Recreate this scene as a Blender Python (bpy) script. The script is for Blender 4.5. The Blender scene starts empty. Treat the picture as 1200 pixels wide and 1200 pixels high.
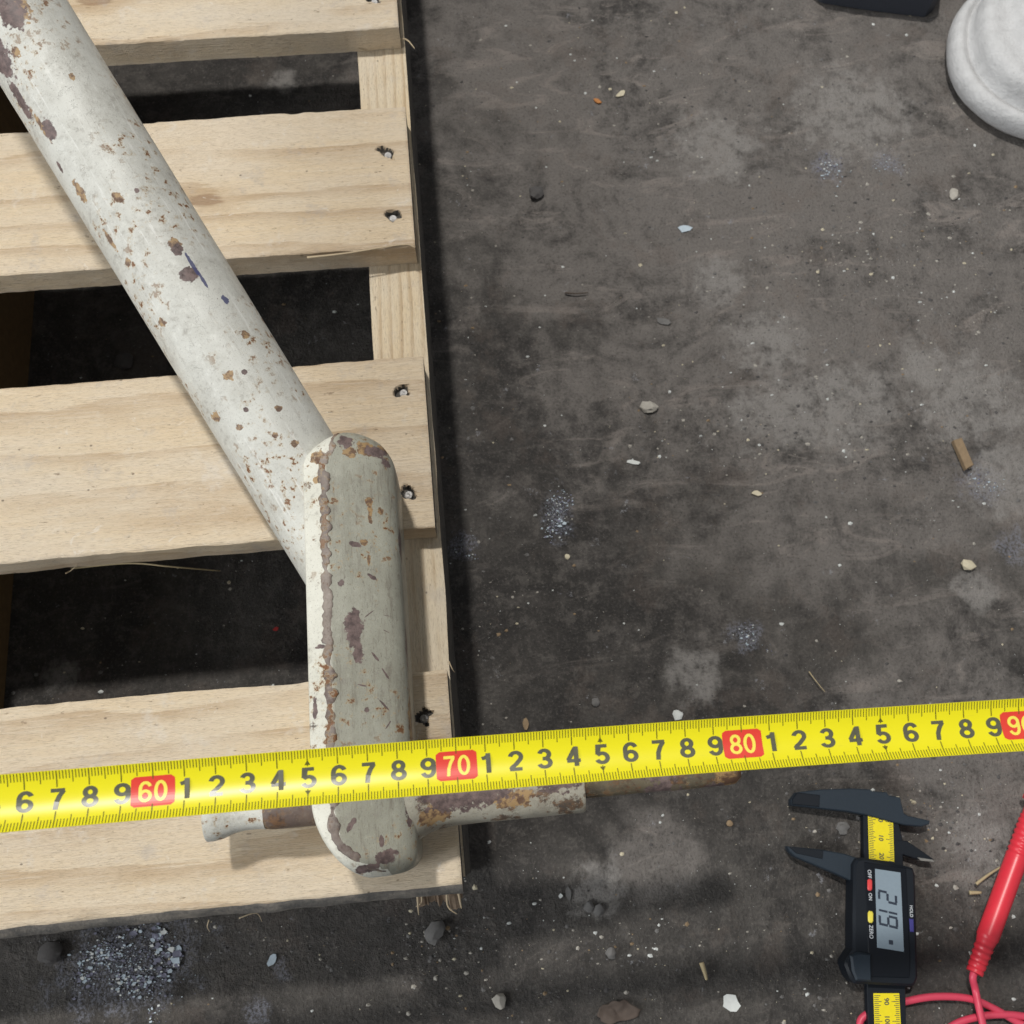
import bpy, bmesh, math, random
from math import sin, cos, pi, radians, sqrt, exp
from mathutils import Vector, Matrix, noise

# ------------------------------------------------------------------ camera, light, exposure
sc = bpy.context.scene
col = sc.collection
S = 0.01                                    # everything below is written in centimetres
EUL = (0.3331157, -0.0149234, -0.0928238)   # camera tilt, measured from the pallet's edges
CAM = Vector((0.0, 0.0, 61.5))
FPX = 1150.0 / 1200.0
RC = (Matrix.Rotation(EUL[2], 3, 'Z') @ Matrix.Rotation(EUL[1], 3, 'Y') @ Matrix.Rotation(EUL[0], 3, 'X'))
cd = bpy.data.cameras.new('camera'); cam = bpy.data.objects.new('camera', cd); col.objects.link(cam)
cd.sensor_width = 36.0; cd.sensor_fit = 'HORIZONTAL'; cd.lens = 36.0 * FPX
cd.clip_start = 0.01; cd.clip_end = 50.0
cam.matrix_world = Matrix.Translation(CAM * S) @ RC.to_4x4()
cd.dof.use_dof = True; cd.dof.focus_distance = 0.44; cd.dof.aperture_fstop = 24.0
sc.camera = cam
sc.cycles.use_adaptive_sampling = True; sc.cycles.adaptive_threshold = 0.02
sc.cycles.max_bounces = 4; sc.cycles.diffuse_bounces = 3; sc.cycles.glossy_bounces = 3; sc.cycles.caustics_reflective = False; sc.cycles.caustics_refractive = False

w = bpy.data.worlds.new('World'); sc.world = w; w.use_nodes = True
bg = w.node_tree.nodes['Background']
bg.inputs['Color'].default_value = (0.95, 0.97, 1.0, 1); bg.inputs['Strength'].default_value = 0.26

def lamp(name, loc, target, size, power, color, sy=None):
    l = bpy.data.lights.new(name, 'AREA'); o = bpy.data.objects.new(name, l); col.objects.link(o)
    l.shape = 'RECTANGLE'; l.size = size; l.size_y = sy or size; l.energy = power; l.color = color
    o.location = Vector(loc) * S
    o.rotation_euler = (Vector(target) - Vector(loc)).to_track_quat('-Z', 'Y').to_euler()
    return o
# ceiling lamp of the workshop, north of the pallet; broad daylight from the open side on the left
lamp('ceiling_lamp', (-50, 150, 400), (0, 20, 0), 0.20, 116, (1.0, 0.97, 0.92))
lamp('doorway_light', (-300, -70, 190), (0, 15, 10), 1.6, 72, (0.95, 0.98, 1.0))

vs = sc.view_settings
vs.view_transform = 'Standard'; vs.look = 'None'; vs.exposure = 0.0; vs.gamma = 1.0; vs.use_curve_mapping = False

random.seed(7)

def P(px, py, z):
    """point at height z (cm) that the photograph shows at pixel (px, py) of 1200"""
    d = RC @ Vector(((px - 600) / 1150.0, -(py - 600) / 1150.0, -1.0))
    return CAM + d * ((z - CAM.z) / d.z)

# ------------------------------------------------------------------ helpers
def obj(name, verts, faces, mats, parent=None, smooth=False, midx=None, origin=None):
    o3 = Vector(origin) if origin is not None else Vector((0, 0, 0))
    me = bpy.data.meshes.new(name)
    me.from_pydata([((v[0]-o3.x)*S, (v[1]-o3.y)*S, (v[2]-o3.z)*S) for v in verts], [], faces)
    for m in (mats if isinstance(mats, (list, tuple)) else [mats]): me.materials.append(m)
    if midx: me.polygons.foreach_set('material_index', midx)
    if smooth: me.polygons.foreach_set('use_smooth', [True]*len(me.polygons))
    me.update()
    o = bpy.data.objects.new(name, me); col.objects.link(o)
    o.location = o3 * S
    if parent: put(o, parent)
    return o
def put(o, parent):
    o.parent = parent
    m = Matrix.Identity(4); p = parent
    m = Matrix.Translation(parent.matrix_basis.to_translation() + (parent.parent.matrix_basis.to_translation() if parent.parent and parent.type == 'EMPTY' else Vector()))
    o.matrix_parent_inverse = m.inverted()
def thing(name, loc, label, cat, group=None):
    o = bpy.data.objects.new(name, None); col.objects.link(o); o.location = Vector(loc) * S
    o.empty_display_size = 0.02
    return tag(o, label, cat, group)
def tag(o, label, cat, group=None, kind=None):
    if label: o['label'] = label
    if cat: o['category'] = cat
    if group: o['group'] = group
    if kind: o['kind'] = kind
    return o
class MB:
    def __init__(s): s.v = []; s.f = []; s.m = []
    def add(s, v, f, m=0):
        n = len(s.v); s.v += [tuple(q) for q in v]; s.f += [tuple(i+n for i in q) for q in f]; s.m += [m]*len(f)
        return s
    def build(s, name, mats, parent=None, smooth=False, origin=None):
        return obj(name, s.v, s.f, mats, parent, smooth, s.m, origin)
def fix_normals(o):
    bm = bmesh.new(); bm.from_mesh(o.data); bmesh.ops.recalc_face_normals(bm, faces=bm.faces); bm.to_mesh(o.data); bm.free(); return o
def auto_smooth(o, ang=35):
    bm = bmesh.new(); bm.from_mesh(o.data); bmesh.ops.recalc_face_normals(bm, faces=bm.faces)
    for f in bm.faces: f.smooth = True
    for e in bm.edges:
        if len(e.link_faces) == 2 and e.calc_face_angle(0) > radians(ang): e.smooth = False
    bm.to_mesh(o.data); bm.free(); return o
def loft(loops, closed=True, cap=True):
    n = len(loops[0]); v = [p for l in loops for p in l]; f = []
    for a in range(len(loops)-1):
        for i in range(n if closed else n-1):
            j = (i+1) % n
            f.append((a*n+i, a*n+j, (a+1)*n+j, (a+1)*n+i))
    if cap:
        f.append(tuple(range(n-1, -1, -1))); f.append(tuple((len(loops)-1)*n+i for i in range(n)))
    return v, f
def frame(d):
    d = Vector(d).normalized(); up = Vector((0, 0, 1)) if abs(d.z) < .95 else Vector((0, 1, 0))
    x = d.cross(up).normalized(); y = x.cross(d).normalized(); return x, y, d
def tube(path, rad, n=12, cap=True):
    path = [Vector(p) for p in path]; loops = []
    for i, p in enumerate(path):
        d = path[min(i+1, len(path)-1)] - path[max(i-1, 0)]
        x, y, _ = frame(d); r = rad[i] if isinstance(rad, (list, tuple)) else rad
        loops.append([p + (x*cos(2*pi*k/n) + y*sin(2*pi*k/n))*r for k in range(n)])
    return loft(loops, True, cap)
def prism(poly, z0, z1, bev=0.0):
    """poly: list of (x, y); a slab from z0 to z1 with a bevelled top rim"""
    c = Vector((sum(p[0] for p in poly)/len(poly), sum(p[1] for p in poly)/len(poly)))
    def ins(d):
        out = []; n = len(poly)
        for i in range(n):
            a, b, e = Vector(poly[i-1][:2]), Vector(poly[i][:2]), Vector(poly[(i+1) % n][:2])
            t = ((b-a).normalized() + (e-b).normalized())
            if t.length < 1e-6: t = b-a
            t.normalize(); nn = Vector((-t.y, t.x))
            out.append(b + nn*d)
        return out
    area = sum(poly[i-1][0]*poly[i][1] - poly[i][0]*poly[i-1][1] for i in range(len(poly)))
    if area < 0: poly = poly[::-1]
    loops = [[(p[0], p[1], z0) for p in poly]]
    if bev > 0:
        loops.append([(p[0], p[1], z1-bev) for p in poly])
        loops.append([(p.x, p.y, z1) for p in ins(bev)])
    else: loops.append([(p[0], p[1], z1) for p in poly])
    return loft(loops)
def spline(pts, n=8):
    pts = [Vector(p) for p in pts]; out = []
    for i in range(len(pts)-1):
        p0 = pts[max(i-1, 0)]; p1 = pts[i]; p2 = pts[i+1]; p3 = pts[min(i+2, len(pts)-1)]
        for k in range(n):
            t = k/n
            out.append(0.5*((2*p1) + (p2-p0)*t + (2*p0-5*p1+4*p2-p3)*t*t + (3*p1-p0-3*p2+p3)*t**3))
    out.append(pts[-1]); return out
def nz(x, y, z=0.0, f=1.0): return noise.noise(Vector((x*f, y*f, z*f)))
def fb(x, y, z=0.0, f=1.0, o=4):
    s = 0; a = 1
    for i in range(o): s += a*nz(x, y, z+i*7.3, f); f *= 2.1; a *= .5
    return s

# ------------------------------------------------------------------ materials
class NT:
    def __init__(s, name):
        s.mat = bpy.data.materials.new(name); s.mat.use_nodes = True
        s.t = s.mat.node_tree; s.b = s.t.nodes['Principled BSDF']
        tc = s.t.nodes.new('ShaderNodeTexCoord'); mp = s.t.nodes.new('ShaderNodeVectorMath'); mp.operation = 'SCALE'
        mp.inputs['Scale'].default_value = 100.0
        s.l(tc.outputs['Object'], mp.inputs[0]); s.co = mp.outputs[0]     # centimetres
    def l(s, a, b): s.t.links.new(a, b)
    def setin(s, sock, v):
        if isinstance(v, bpy.types.NodeSocket): s.l(v, sock)
        else: sock.default_value = v
    def math(s, op, a, b=None, c=None, clamp=False):
        n = s.t.nodes.new('ShaderNodeMath'); n.operation = op; n.use_clamp = clamp
        s.setin(n.inputs[0], a)
        if b is not None: s.setin(n.inputs[1], b)
        if c is not None: s.setin(n.inputs[2], c)
        return n.outputs[0]
    def scale(s, v, xyz, off=(0, 0, 0)):
        n = s.t.nodes.new('ShaderNodeMapping'); s.l(v, n.inputs[0]); n.inputs['Scale'].default_value = xyz; n.inputs['Location'].default_value = off
        return n.outputs[0]
    def noise(s, v=None, scale=1, detail=4, rough=.55, dist=0, col=False):
        n = s.t.nodes.new('ShaderNodeTexNoise'); n.noise_dimensions = getattr(s, 'dim', '3D'); s.l(v if v is not None else s.co, n.inputs['Vector'])
        n.inputs['Scale'].default_value = scale; n.inputs['Detail'].default_value = detail; n.inputs['Roughness'].default_value = rough
        n.inputs['Distortion'].default_value = dist
        return n.outputs['Color' if col else 'Fac']
    def voro(s, v=None, scale=1, out='Distance', feature='F1'):
        n = s.t.nodes.new('ShaderNodeTexVoronoi'); n.feature = feature; s.l(v if v is not None else s.co, n.inputs['Vector']); n.inputs['Scale'].default_value = scale
        return n.outputs[out]
    def ramp(s, f, lo, hi):
        n = s.t.nodes.new('ShaderNodeMapRange'); n.interpolation_type = 'SMOOTHSTEP'; s.l(f, n.inputs[0])
        n.inputs[1].default_value = lo; n.inputs[2].default_value = hi
        return n.outputs[0]
    def mix(s, f, a, b):
        n = s.t.nodes.new('ShaderNodeMix'); n.data_type = 'RGBA'
        s.setin(n.inputs[0], f)
        for k, v in ((6, a), (7, b)):
            if isinstance(v, tuple): v = (*v, 1.0) if len(v) == 3 else v
            s.setin(n.inputs[k], v)
        return n.outputs[2]
    def dist(s, v, c):
        n = s.t.nodes.new('ShaderNodeVectorMath'); n.operation = 'DISTANCE'; s.l(v, n.inputs[0]); n.inputs[1].default_value = tuple(c); return n.outputs['Value']
    def spots(s, lst, nscale=2.0, namp=.6, soft=.08):
        """ragged patches at given places: list of (centre cm, radius cm, stretch axis or None)"""
        n = s.noise(scale=nscale, detail=5, rough=.65)
        n = s.math('MULTIPLY', s.math('SUBTRACT', n, .5), namp*2)
        out = None
        for it in lst:
            c, r = it[0], it[1]
            if len(it) > 2:
                m = s.t.nodes.new('ShaderNodeMapping'); m.vector_type = 'TEXTURE'; s.l(s.co, m.inputs[0])
                m.inputs['Location'].default_value = tuple(c); m.inputs['Rotation'].default_value = it[2]; m.inputs['Scale'].default_value = it[3]
                d = s.dist(m.outputs[0], (0, 0, 0))
            else: d = s.dist(s.co, c)
            d = s.math('DIVIDE', d, r)
            out = d if out is None else s.math('MINIMUM', out, d)
        return s.ramp(s.math('ADD', out, n), 1+soft, 1-soft)
    def bump(s, h, strength=.5, dist=.05, chain=None):
        n = s.t.nodes.new('ShaderNodeBump'); n.inputs['Strength'].default_value = strength; n.inputs['Distance'].default_value = dist*S
        s.l(h, n.inputs['Height'])
        if chain is not None: s.l(chain, n.inputs['Normal'])
        return n.outputs[0]
    def out(s, col, rough=.6, metal=0.0, normal=None, spec=None, coat=None):
        b = s.b
        s.setin(b.inputs['Base Color'], (*col, 1.0) if isinstance(col, tuple) and len(col) == 3 else col)
        s.setin(b.inputs['Roughness'], rough); s.setin(b.inputs['Metallic'], metal)
        if normal is not None: s.l(normal, b.inputs['Normal'])
        if spec is not None: b.inputs['Specular IOR Level'].default_value = spec
        if coat is not None: b.inputs['Coat Weight'].default_value = coat; b.inputs['Coat Roughness'].default_value = .15
        return s.mat

def m_plain(name, c, rough=.5, var=.12, bump=.1, scale=6.0, metal=0.0, spec=None):
    t = NT(name); n = t.noise(scale=scale, detail=5)
    k = t.mix(n, tuple(x*(1-var) for x in c), tuple(min(1, x*(1+var)) for x in c))
    return t.out(k, rough, metal, t.bump(t.noise(scale=scale*4, detail=3), bump, .02), spec)

def m_wood(name, along, tint=(1, 1, 1), grey=.35, rings=1.0, contrast=.68):
    t = NT(name)
    oi = t.t.nodes.new('ShaderNodeObjectInfo')
    cmb = t.t.nodes.new('ShaderNodeCombineXYZ')
    for k in range(3): t.l(t.math('MULTIPLY', oi.outputs['Random'], (97.0, 53.0, 31.0)[k]), cmb.inputs[k])
    add = t.t.nodes.new('ShaderNodeVectorMath'); t.l(t.co, add.inputs[0]); t.l(cmb.outputs[0], add.inputs[1]); v = add.outputs[0]
    def g(a, b, c): return (a, b, c) if along == 0 else (b, a, c)      # grain along X or along Y
    broad = t.noise(t.scale(v, g(.022, .13, .13)), 1, 3, .5)
    sep = t.t.nodes.new('ShaderNodeSeparateXYZ'); t.l(v, sep.inputs[0])
    across = sep.outputs[1 if along == 0 else 0]
    fib = t.noise(t.scale(v, g(.45, 8, 8)), 1, 4, .65)
    fine = t.noise(t.scale(v, g(2.6, 24, 24)), 1, 3, .7)
    blot = t.noise(t.scale(v, g(.09, .30, .3)), 1, 4, .65)
    ph = t.math('ADD', t.math('MULTIPLY', across, .45*rings), t.math('MULTIPLY', broad, 4.5))
    ph = t.math('ADD', ph, t.math('MULTIPLY', fib, .22))
    fr = t.math('FRACT', ph)
    ring = t.math('MULTIPLY', t.ramp(fr, .45, .95), t.ramp(fr, 1.0, .97))
    ring = t.math('MULTIPLY', ring, t.math('MULTIPLY', t.ramp(blot, .70, .38), contrast))
    k = tint
    c = t.mix(t.ramp(blot, .3, .7), (.73*k[0], .595*k[1], .415*k[2]), (.71*k[0], .62*k[1], .495*k[2]))
    c = t.mix(t.math('MULTIPLY', t.math('FRACT', t.math('MULTIPLY', oi.outputs['Random'], 7.31)), .38), c, (.66*k[0], .51*k[1], .335*k[2]))
    c = t.mix(ring, c, (.46*k[0], .325*k[1], .20*k[2]))
    c = t.mix(t.math('MULTIPLY', t.ramp(fib, .42, .72), .45), c, (.76*k[0], .665*k[1], .525*k[2]))
    c = t.mix(t.math('MULTIPLY', t.ramp(fib, .42, .25), .35), c, (.53*k[0], .435*k[1], .325*k[2]))
    c = t.mix(t.math('MULTIPLY', t.ramp(fine, .50, .70), .5), c, (.33, .255, .18))
    # pencil-thin dark dashes and specks, scuffs
    sp = t.ramp(t.noise(t.scale(v, g(1.3, 3.4, 3)), 1, 5, .68), .635, .70)
    c = t.mix(t.math('MULTIPLY', sp, .65), c, (.22, .155, .10))
    vd = t.voro(t.scale(v, g(.026, .065, .1)), 1); vd.node.voronoi_dimensions = '2D'
    kd = t.math('ADD', vd, t.math('MULTIPLY', fib, .03))
    c = t.mix(t.math('MULTIPLY', t.ramp(kd, .11, .045), .38), c, (.50, .35, .20))
    c = t.mix(t.math('MULTIPLY', t.ramp(kd, .05, .036), .6), c, (.27, .16, .09))
    gm = t.noise(v, .42, 5, .72)
    c = t.mix(t.math('MULTIPLY', t.ramp(gm, .56, .72), grey), c, (.43, .40, .385))
    c = t.mix(t.math('MULTIPLY', t.ramp(gm, .42, .30), grey), c, (.74, .70, .64))
    vs2 = t.voro(t.scale(v, g(.75, 1.1, 1)), 1); vr = t.voro(t.scale(v, g(.75, 1.1, 1)), 1, 'Color')
    pick = t.math('GREATER_THAN', vr, .62)
    dot = t.math('MULTIPLY', t.ramp(t.math('ADD', vs2, t.math('MULTIPLY', fine, .10)), .125, .085), pick)
    c = t.mix(t.math('MULTIPLY', dot, .75), c, (.13, .095, .07))
    scf = t.ramp(t.noise(t.scale(v, (.75, .9, .8)), 1, 5, .75, 1.2), .635, .69)
    c = t.mix(t.math('MULTIPLY', scf, .55), c, (.78, .72, .64))
    h = t.math('ADD', t.math('MULTIPLY', fib, .7), t.math('MULTIPLY', fine, .55))
    return t.out(c, .8, 0, t.bump(h, .9, .12), .2)

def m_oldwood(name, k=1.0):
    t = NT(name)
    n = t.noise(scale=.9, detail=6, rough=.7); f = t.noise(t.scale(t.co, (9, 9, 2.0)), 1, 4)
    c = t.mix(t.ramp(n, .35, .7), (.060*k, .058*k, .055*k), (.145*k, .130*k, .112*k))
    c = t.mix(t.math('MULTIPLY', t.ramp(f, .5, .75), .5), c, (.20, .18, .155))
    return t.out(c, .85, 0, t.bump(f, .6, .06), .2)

# --- floor: dark, oily, dusty concrete
def m_floor():
    t = NT('dirty_concrete'); t.dim = '2D'
    mid = t.noise(scale=.105, detail=6, rough=.72, dist=.6)
    fin = t.noise(scale=.75, detail=6, rough=.76)
    gr = t.noise(scale=5.5, detail=4, rough=.75)
    base = t.mix(t.ramp(mid, .34, .66), (.046, .043, .041), (.092, .085, .078))
    base = t.mix(t.math('MULTIPLY', t.ramp(fin, .50, .66), .6), base, (.135, .124, .113))
    base = t.mix(t.math('MULTIPLY', t.ramp(fin, .46, .26), .42), base, (.034, .032, .030))
    # dusty, trodden area, thicker away from the pallet
    dust_at = t.spots([(P(960, 360, 0), 20), (P(1150, 200, 0), 25), (P(770, 60, 0), 19), (P(1130, 500, 0), 11), (P(1130, 880, 0), 7), (P(800, 230, 0), 15),
                       (P(1140, 1000, 0), 4), (P(770, 1000, 0), 2.5)], .22, 1.0, .4)
    d2 = t.math('MULTIPLY', dust_at, t.ramp(t.math('ADD', t.math('MULTIPLY', mid, .7), t.math('MULTIPLY', fin, .5)), .33, .66))
    c = t.mix(t.math('MULTIPLY', d2, .9), base, t.mix(gr, (.160, .145, .133), (.262, .240, .222)))
    # trodden streaks, all drawn the same way
    st2 = t.scale(t.co, (1, 1, 1)); st2.node.inputs['Rotation'].default_value = (0, 0, radians(-20)); st2.node.inputs['Scale'].default_value = (.17, .50, 1)
    sk = t.math('MULTIPLY', t.ramp(t.noise(st2, 1, 6, .74, .8), .54, .68), t.math('MULTIPLY_ADD', dust_at, .75, .22))
    c = t.mix(t.math('MULTIPLY', sk, .75), c, (.285, .252, .228))
    wm = t.ramp(t.noise(scale=.21, detail=5, rough=.72), .54, .68)
    c = t.mix(t.math('MULTIPLY', wm, .26), c, (.165, .132, .112))
    lime = t.ramp(t.noise(scale=.55, detail=5, rough=.8), .67, .74)
    c = t.mix(t.math('MULTIPLY', lime, .55), c, (.36, .365, .39))
    powder = t.spots([(P(150, 1130, 0), 3.6, (0, 0, .15), (1, .65, 1)), (P(653, 605, 0), 1.3, (0, 0, 0), (.6, 1.2, 1)), (P(972, 195, 0), 1.1), (P(1040, 190, 0), 1.0), (P(1152, 563, 0), 1.4), (P(876, 743, 0), .9), (P(1190, 640, 0), 1.0),
                      (P(330, 1140, 0), .5), (P(300, 1190, 0), .7), (P(540, 640, 0), .8)], .9, 1.5, .45)
    c = t.mix(t.math('MULTIPLY', powder, t.math('MULTIPLY', t.ramp(gr, .40, .62), .6)), c, (.27, .285, .35))
    pale = t.spots([(P(815, 790, 0), 1.7), (P(1143, 690, 0), 1.2), (P(1150, 985, 0), 1.8), (P(985, 490, 0), 2.6), (P(925, 470, 0), 2.0), (P(700, 1040, 0), 1.5),
                    (P(70, 790, 0), 1.0), (P(330, 95, 0), 1.1), (P(1090, 430, 0), 2.0), (P(840, 330, 0), 1.8), (P(960, 475, 0), 4.6, (0, 0, .1), (1.3, .55, 1)), (P(1140, 470, 0), 3.2), (P(1185, 560, 0), 2.6), (P(900, 400, 0), 2.4), (P(1000, 130, 0), 4.0), (P(840, 170, 0), 3.0)], .7, 1.1, .4)
    c = t.mix(t.math('MULTIPLY', pale, t.math('MULTIPLY', t.ramp(fin, .26, .58), .72)), c, (.32, .303, .285))
    c = t.mix(t.math('MULTIPLY', t.ramp(t.noise(scale=.24, detail=5, rough=.74), .56, .74), .34), c, (.038, .035, .033))
    c = t.mix(t.math('MULTIPLY', t.ramp(gr, .55, .72), .45), c, (.21, .192, .175))
    c = t.mix(t.math('MULTIPLY', t.ramp(gr, .44, .28), .50), c, (.028, .025, .024))
    h = t.math('ADD', t.math('MULTIPLY', fin, 1.0), t.math('MULTIPLY', gr, .30))
    return t.out(c, .75, 0, t.bump(h, 1.0, .34), .22)

M = {}
M['board'] = m_wood('pine_board', 0)
M['stringer'] = m_wood('pine_stringer', 1, (1.0, 1.0, .97), .2, 3.4, .8)
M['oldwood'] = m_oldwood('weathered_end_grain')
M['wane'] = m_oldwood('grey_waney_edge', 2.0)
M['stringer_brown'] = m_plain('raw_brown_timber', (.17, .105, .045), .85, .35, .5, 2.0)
M['splinter'] = m_plain('torn_wood_fibre', (.52, .42, .28), .8)
M['splinter_dark'] = m_plain('dirty_wood_fibre', (.20, .145, .10), .85, .4)
M['zinc'] = m_plain('zinc_nail', (.42, .41, .40), .5, .7, 1.0, 9, .7)
M['floor'] = m_floor()

# ------------------------------------------------------------------ floor
def axis(a, b, lo, hi, fine, coarse):
    out = []; x = a
    while x < b:
        out.append(x); x += fine if lo <= x < hi else coarse
    out.append(b); return out
xs = axis(-220, 220, -40, 56, .42, 12); ys = axis(-160, 280, -18, 80, .42, 12)
fv = []
for y in ys:
    for x in xs:
        z = .16*fb(x, y, 0, .06, 3) + .07*fb(x, y, 3, .45, 3)
        r = nz(x, y, 9, .9)
        if r > .42: z += (r-.42)*.35
        fv.append((x, y, z-.10))
nx = len(xs)
ff = [(j*nx+i, j*nx+i+1, (j+1)*nx+i+1, (j+1)*nx+i) for j in range(len(ys)-1) for i in range(nx-1)]
fl = obj('floor', fv, ff, M['floor'], smooth=True)
tag(fl, 'dark oily concrete floor with dust and grit', None, kind='structure'); fl['kind'] = 'structure'
def fz(x, y):
    z = .16*fb(x, y, 0, .06, 3) + .07*fb(x, y, 3, .45, 3); r = nz(x, y, 9, .9)
    if r > .42: z += (r-.42)*.35
    return z-.10

# ------------------------------------------------------------------ pallet
ZT = 12.5; TH = 1.8
pallet = thing('wooden_pallet', (-31, 30, 0), 'pale pine pallet with open slats lying on the dark floor', 'pallet')
XR = -1.78; XL = -60.0
boards = [  # south edge, north edge, right end, nail spots (pixels)
    (50.02, 60.10, -1.85, [(437, -2)]),
    (33.65, 43.73, -1.80, [(453, 178), (459, 252)]),
    (16.35, 26.43, -1.80, [(471, 457), (477, 577)]),
    (-1.27, 8.81, -1.72, [(495, 840)]),
    (66.4, 76.4, -1.8, []),
]
def make_board(k, y0, y1, xr, nails):
    ny = 120; W = y1-y0
    npts = [P(a, b, ZT) for a, b in nails]
    npts += [Vector((-31, y0+2.4, ZT)), Vector((-30.6, y1-2.5, ZT))]
    X = axis(XL, xr, -6.2, xr, .075, .4)
    loops = []
    seed = 13.7*k
    for x in X:
        # edge waviness, end rounding
        e = min(1.0, (xr-x)/.12)
        sh0 = .10*fb(x, seed, 0, .08, 3) + .045*fb(x, seed, 2, .9, 4)
        sh1 = .10*fb(x, seed, 5, .08, 3) + .045*fb(x, seed, 7, .9, 4)
        a = y0+sh0; b = y1+sh1
        zt = ZT + .04*fb(x, seed, 1, .05, 2) - (1-e)*.05
        loop = []
        for j in range(ny+1):
            y = a + (b-a)*j/ny
            z = zt + .012*fb(x*.3, y*2.2, seed, 1.0, 3)
            ed = min(y-a, b-y)
            if ed < .16: z -= (.16-ed)**2*3.2 * (1 + .8*nz(x, y, seed, 1.5))
            chip = nz(x*.35, seed+(0 if y < (a+b)/2 else 50), 3, 1.0)
            if ed < .42 and chip > .33: z -= (.42-ed)*(chip-.33)*2.2
            for q in npts:
                dx, dy = x-q.x, y-q.y
                if abs(dx) < 1.2 and abs(dy) < .8:
                    dd = sqrt(dx*dx*.8+dy*dy) * (1 + .7*nz(x*2.6, y*2.6, seed, 1.0))
                    if dd < .36: z -= .42*min(1, (.36-dd)/.10)
                    if dx > 0 and abs(dy+.12*dx) < .05 and dx < 1.0: z -= .10*(1-dx)
            loop.append((x, y, z))
        for q in range(1, 6):
            t = q/6; loop.append((x, b + .03*fb(x, t*3, seed, .7, 2), zt - .08 - (TH-.08)*t))
        for q in range(5): loop.append((x, b - (b-a)*q/4 * 1.0 if 0 < q < 4 else (b if q == 0 else a), zt-TH + .02*nz(x, q, seed, .5)))
        for q in range(1, 6):
            t = 1-q/6; loop.append((x, a - (.42*min(1, t*2.2)*(1+.3*fb(x, 3, seed, .25, 3)) if k == 3 else 0) + .04*fb(x, t*3, seed+4, .7, 2), zt - .08 - (TH-.08)*t))
        loops.append(loop)
    v, f = loft(loops, True, True)
    mi = [0]*len(f); mi[-1] = 1; mi[-2] = 1
    for q in range(len(f)-2):
        if k == 3 and q % (ny+16) >= ny+10: mi[q] = 2; continue
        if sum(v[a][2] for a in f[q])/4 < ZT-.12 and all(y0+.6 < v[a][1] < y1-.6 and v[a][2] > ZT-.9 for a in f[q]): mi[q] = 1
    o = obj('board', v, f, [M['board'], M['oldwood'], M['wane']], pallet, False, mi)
    auto_smooth(o, 40)
    for q in npts[:len(nails)]:
        # nail head sunk in its torn hole
        m = MB(); R0 = .225; c = Vector((q.x+.06, q.y-.08, ZT-.24)); tl = Vector((random.uniform(-.25, .25), random.uniform(-.3, .1), 1)).normalized()
        x_, y_, d_ = frame(tl); L = []
        for rr, zz in ((R0*.5, -.9), (R0*.9, -.12), (R0, -.05), (R0*.93, .03), (R0*.45, .06), (.04, .02)):
            L.append([c + (x_*cos(2*pi*i/14) + y_*sin(2*pi*i/14))*rr*(1+.08*sin(i*3.1)) + d_*zz for i in range(14)])
        m.add(*loft(L)); n = m.build('nail', M['zinc'], None, True); n.name = 'nail'; put(n, o); auto_smooth(n, 50)
    return o
bobs = [make_board(k, *b) for k, b in enumerate(boards)]

def make_stringer(x0, x1, mats, nm='stringer', ragged=False):
    # three faces visible: pale top, dirty side
    Y = axis(-1.0, 78, -1, 62, .5, 4); loops = []
    for y in Y:
        w0 = .06*fb(y, x0, 0, .15, 3); w1 = .07*fb(y, x1, 4, .15, 3)
        L = []
        for i in range(9): L.append((x0+w0+(x1-x0+w1-w0)*i/8, y, 10.66 + .02*fb(i*.6, y*.15, 0, 1, 2)))
        for i in range(1, 6): L.append((x1+w1+.05*fb(y, i, 2, .5, 2), y, 10.66-10.6*i/6))
        L += [(x1, y, .06), (x0, y, .06)]
        for i in range(1, 6): L.append((x0+w0, y, .06+10.6*i/6))
        loops.append(L)
    v, f = loft(loops, True, True)
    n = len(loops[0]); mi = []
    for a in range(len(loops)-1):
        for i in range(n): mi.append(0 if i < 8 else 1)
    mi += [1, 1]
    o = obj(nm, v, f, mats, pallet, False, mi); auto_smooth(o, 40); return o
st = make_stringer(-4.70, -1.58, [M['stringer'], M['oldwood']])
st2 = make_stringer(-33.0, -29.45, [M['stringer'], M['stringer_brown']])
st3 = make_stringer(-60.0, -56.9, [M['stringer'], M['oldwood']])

# torn fibres: at the broken foot of the right stringer and on board ends
def splinter(pts, r, mat, parent, nm='splinter'):
    p = spline(pts, 6); k = len(p)
    v, f = tube(p, [r*(1-.85*i/(k-1)) + .008 for i in range(k)], 5)
    o = obj(nm, v, f, mat, None, True); put(o, parent); return o
b4 = bobs[3]
rg = random.Random(3)
# strip of bark torn loose under the corner
nb_ = 26; top_, low_ = [], []
for i in range(nb_):
    px = 486 + i*2.2; a = P(px, 1042, 10.5)
    ln = 1.0 + .6*abs(fb(i*.35, 2, 0, 1, 3)) + (.5 if 17 < i < 24 else 0) + (.25 if i < 4 else 0)
    top_.append(Vector((a.x, -.95, 10.6))); low_.append(Vector((a.x+.15*nz(i*.6, 4), -.95-ln, 10.3-ln*.75+.15*nz(i*.7, 8))))
L = []
for i in range(nb_):
    mid_ = top_[i].lerp(low_[i], .5) + Vector((0, -.05, .12+.12*nz(i*.5, 11)))
    L.append([top_[i], mid_, low_[i], low_[i]-Vector((0, -.06, .10)), mid_-Vector((0, 0, .16)), top_[i]-Vector((0, 0, .16))])
v, f = loft(L); o = obj('torn_bark', v, f, M['splinter_dark'], None); put(o, st); fix_normals(o)
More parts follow.
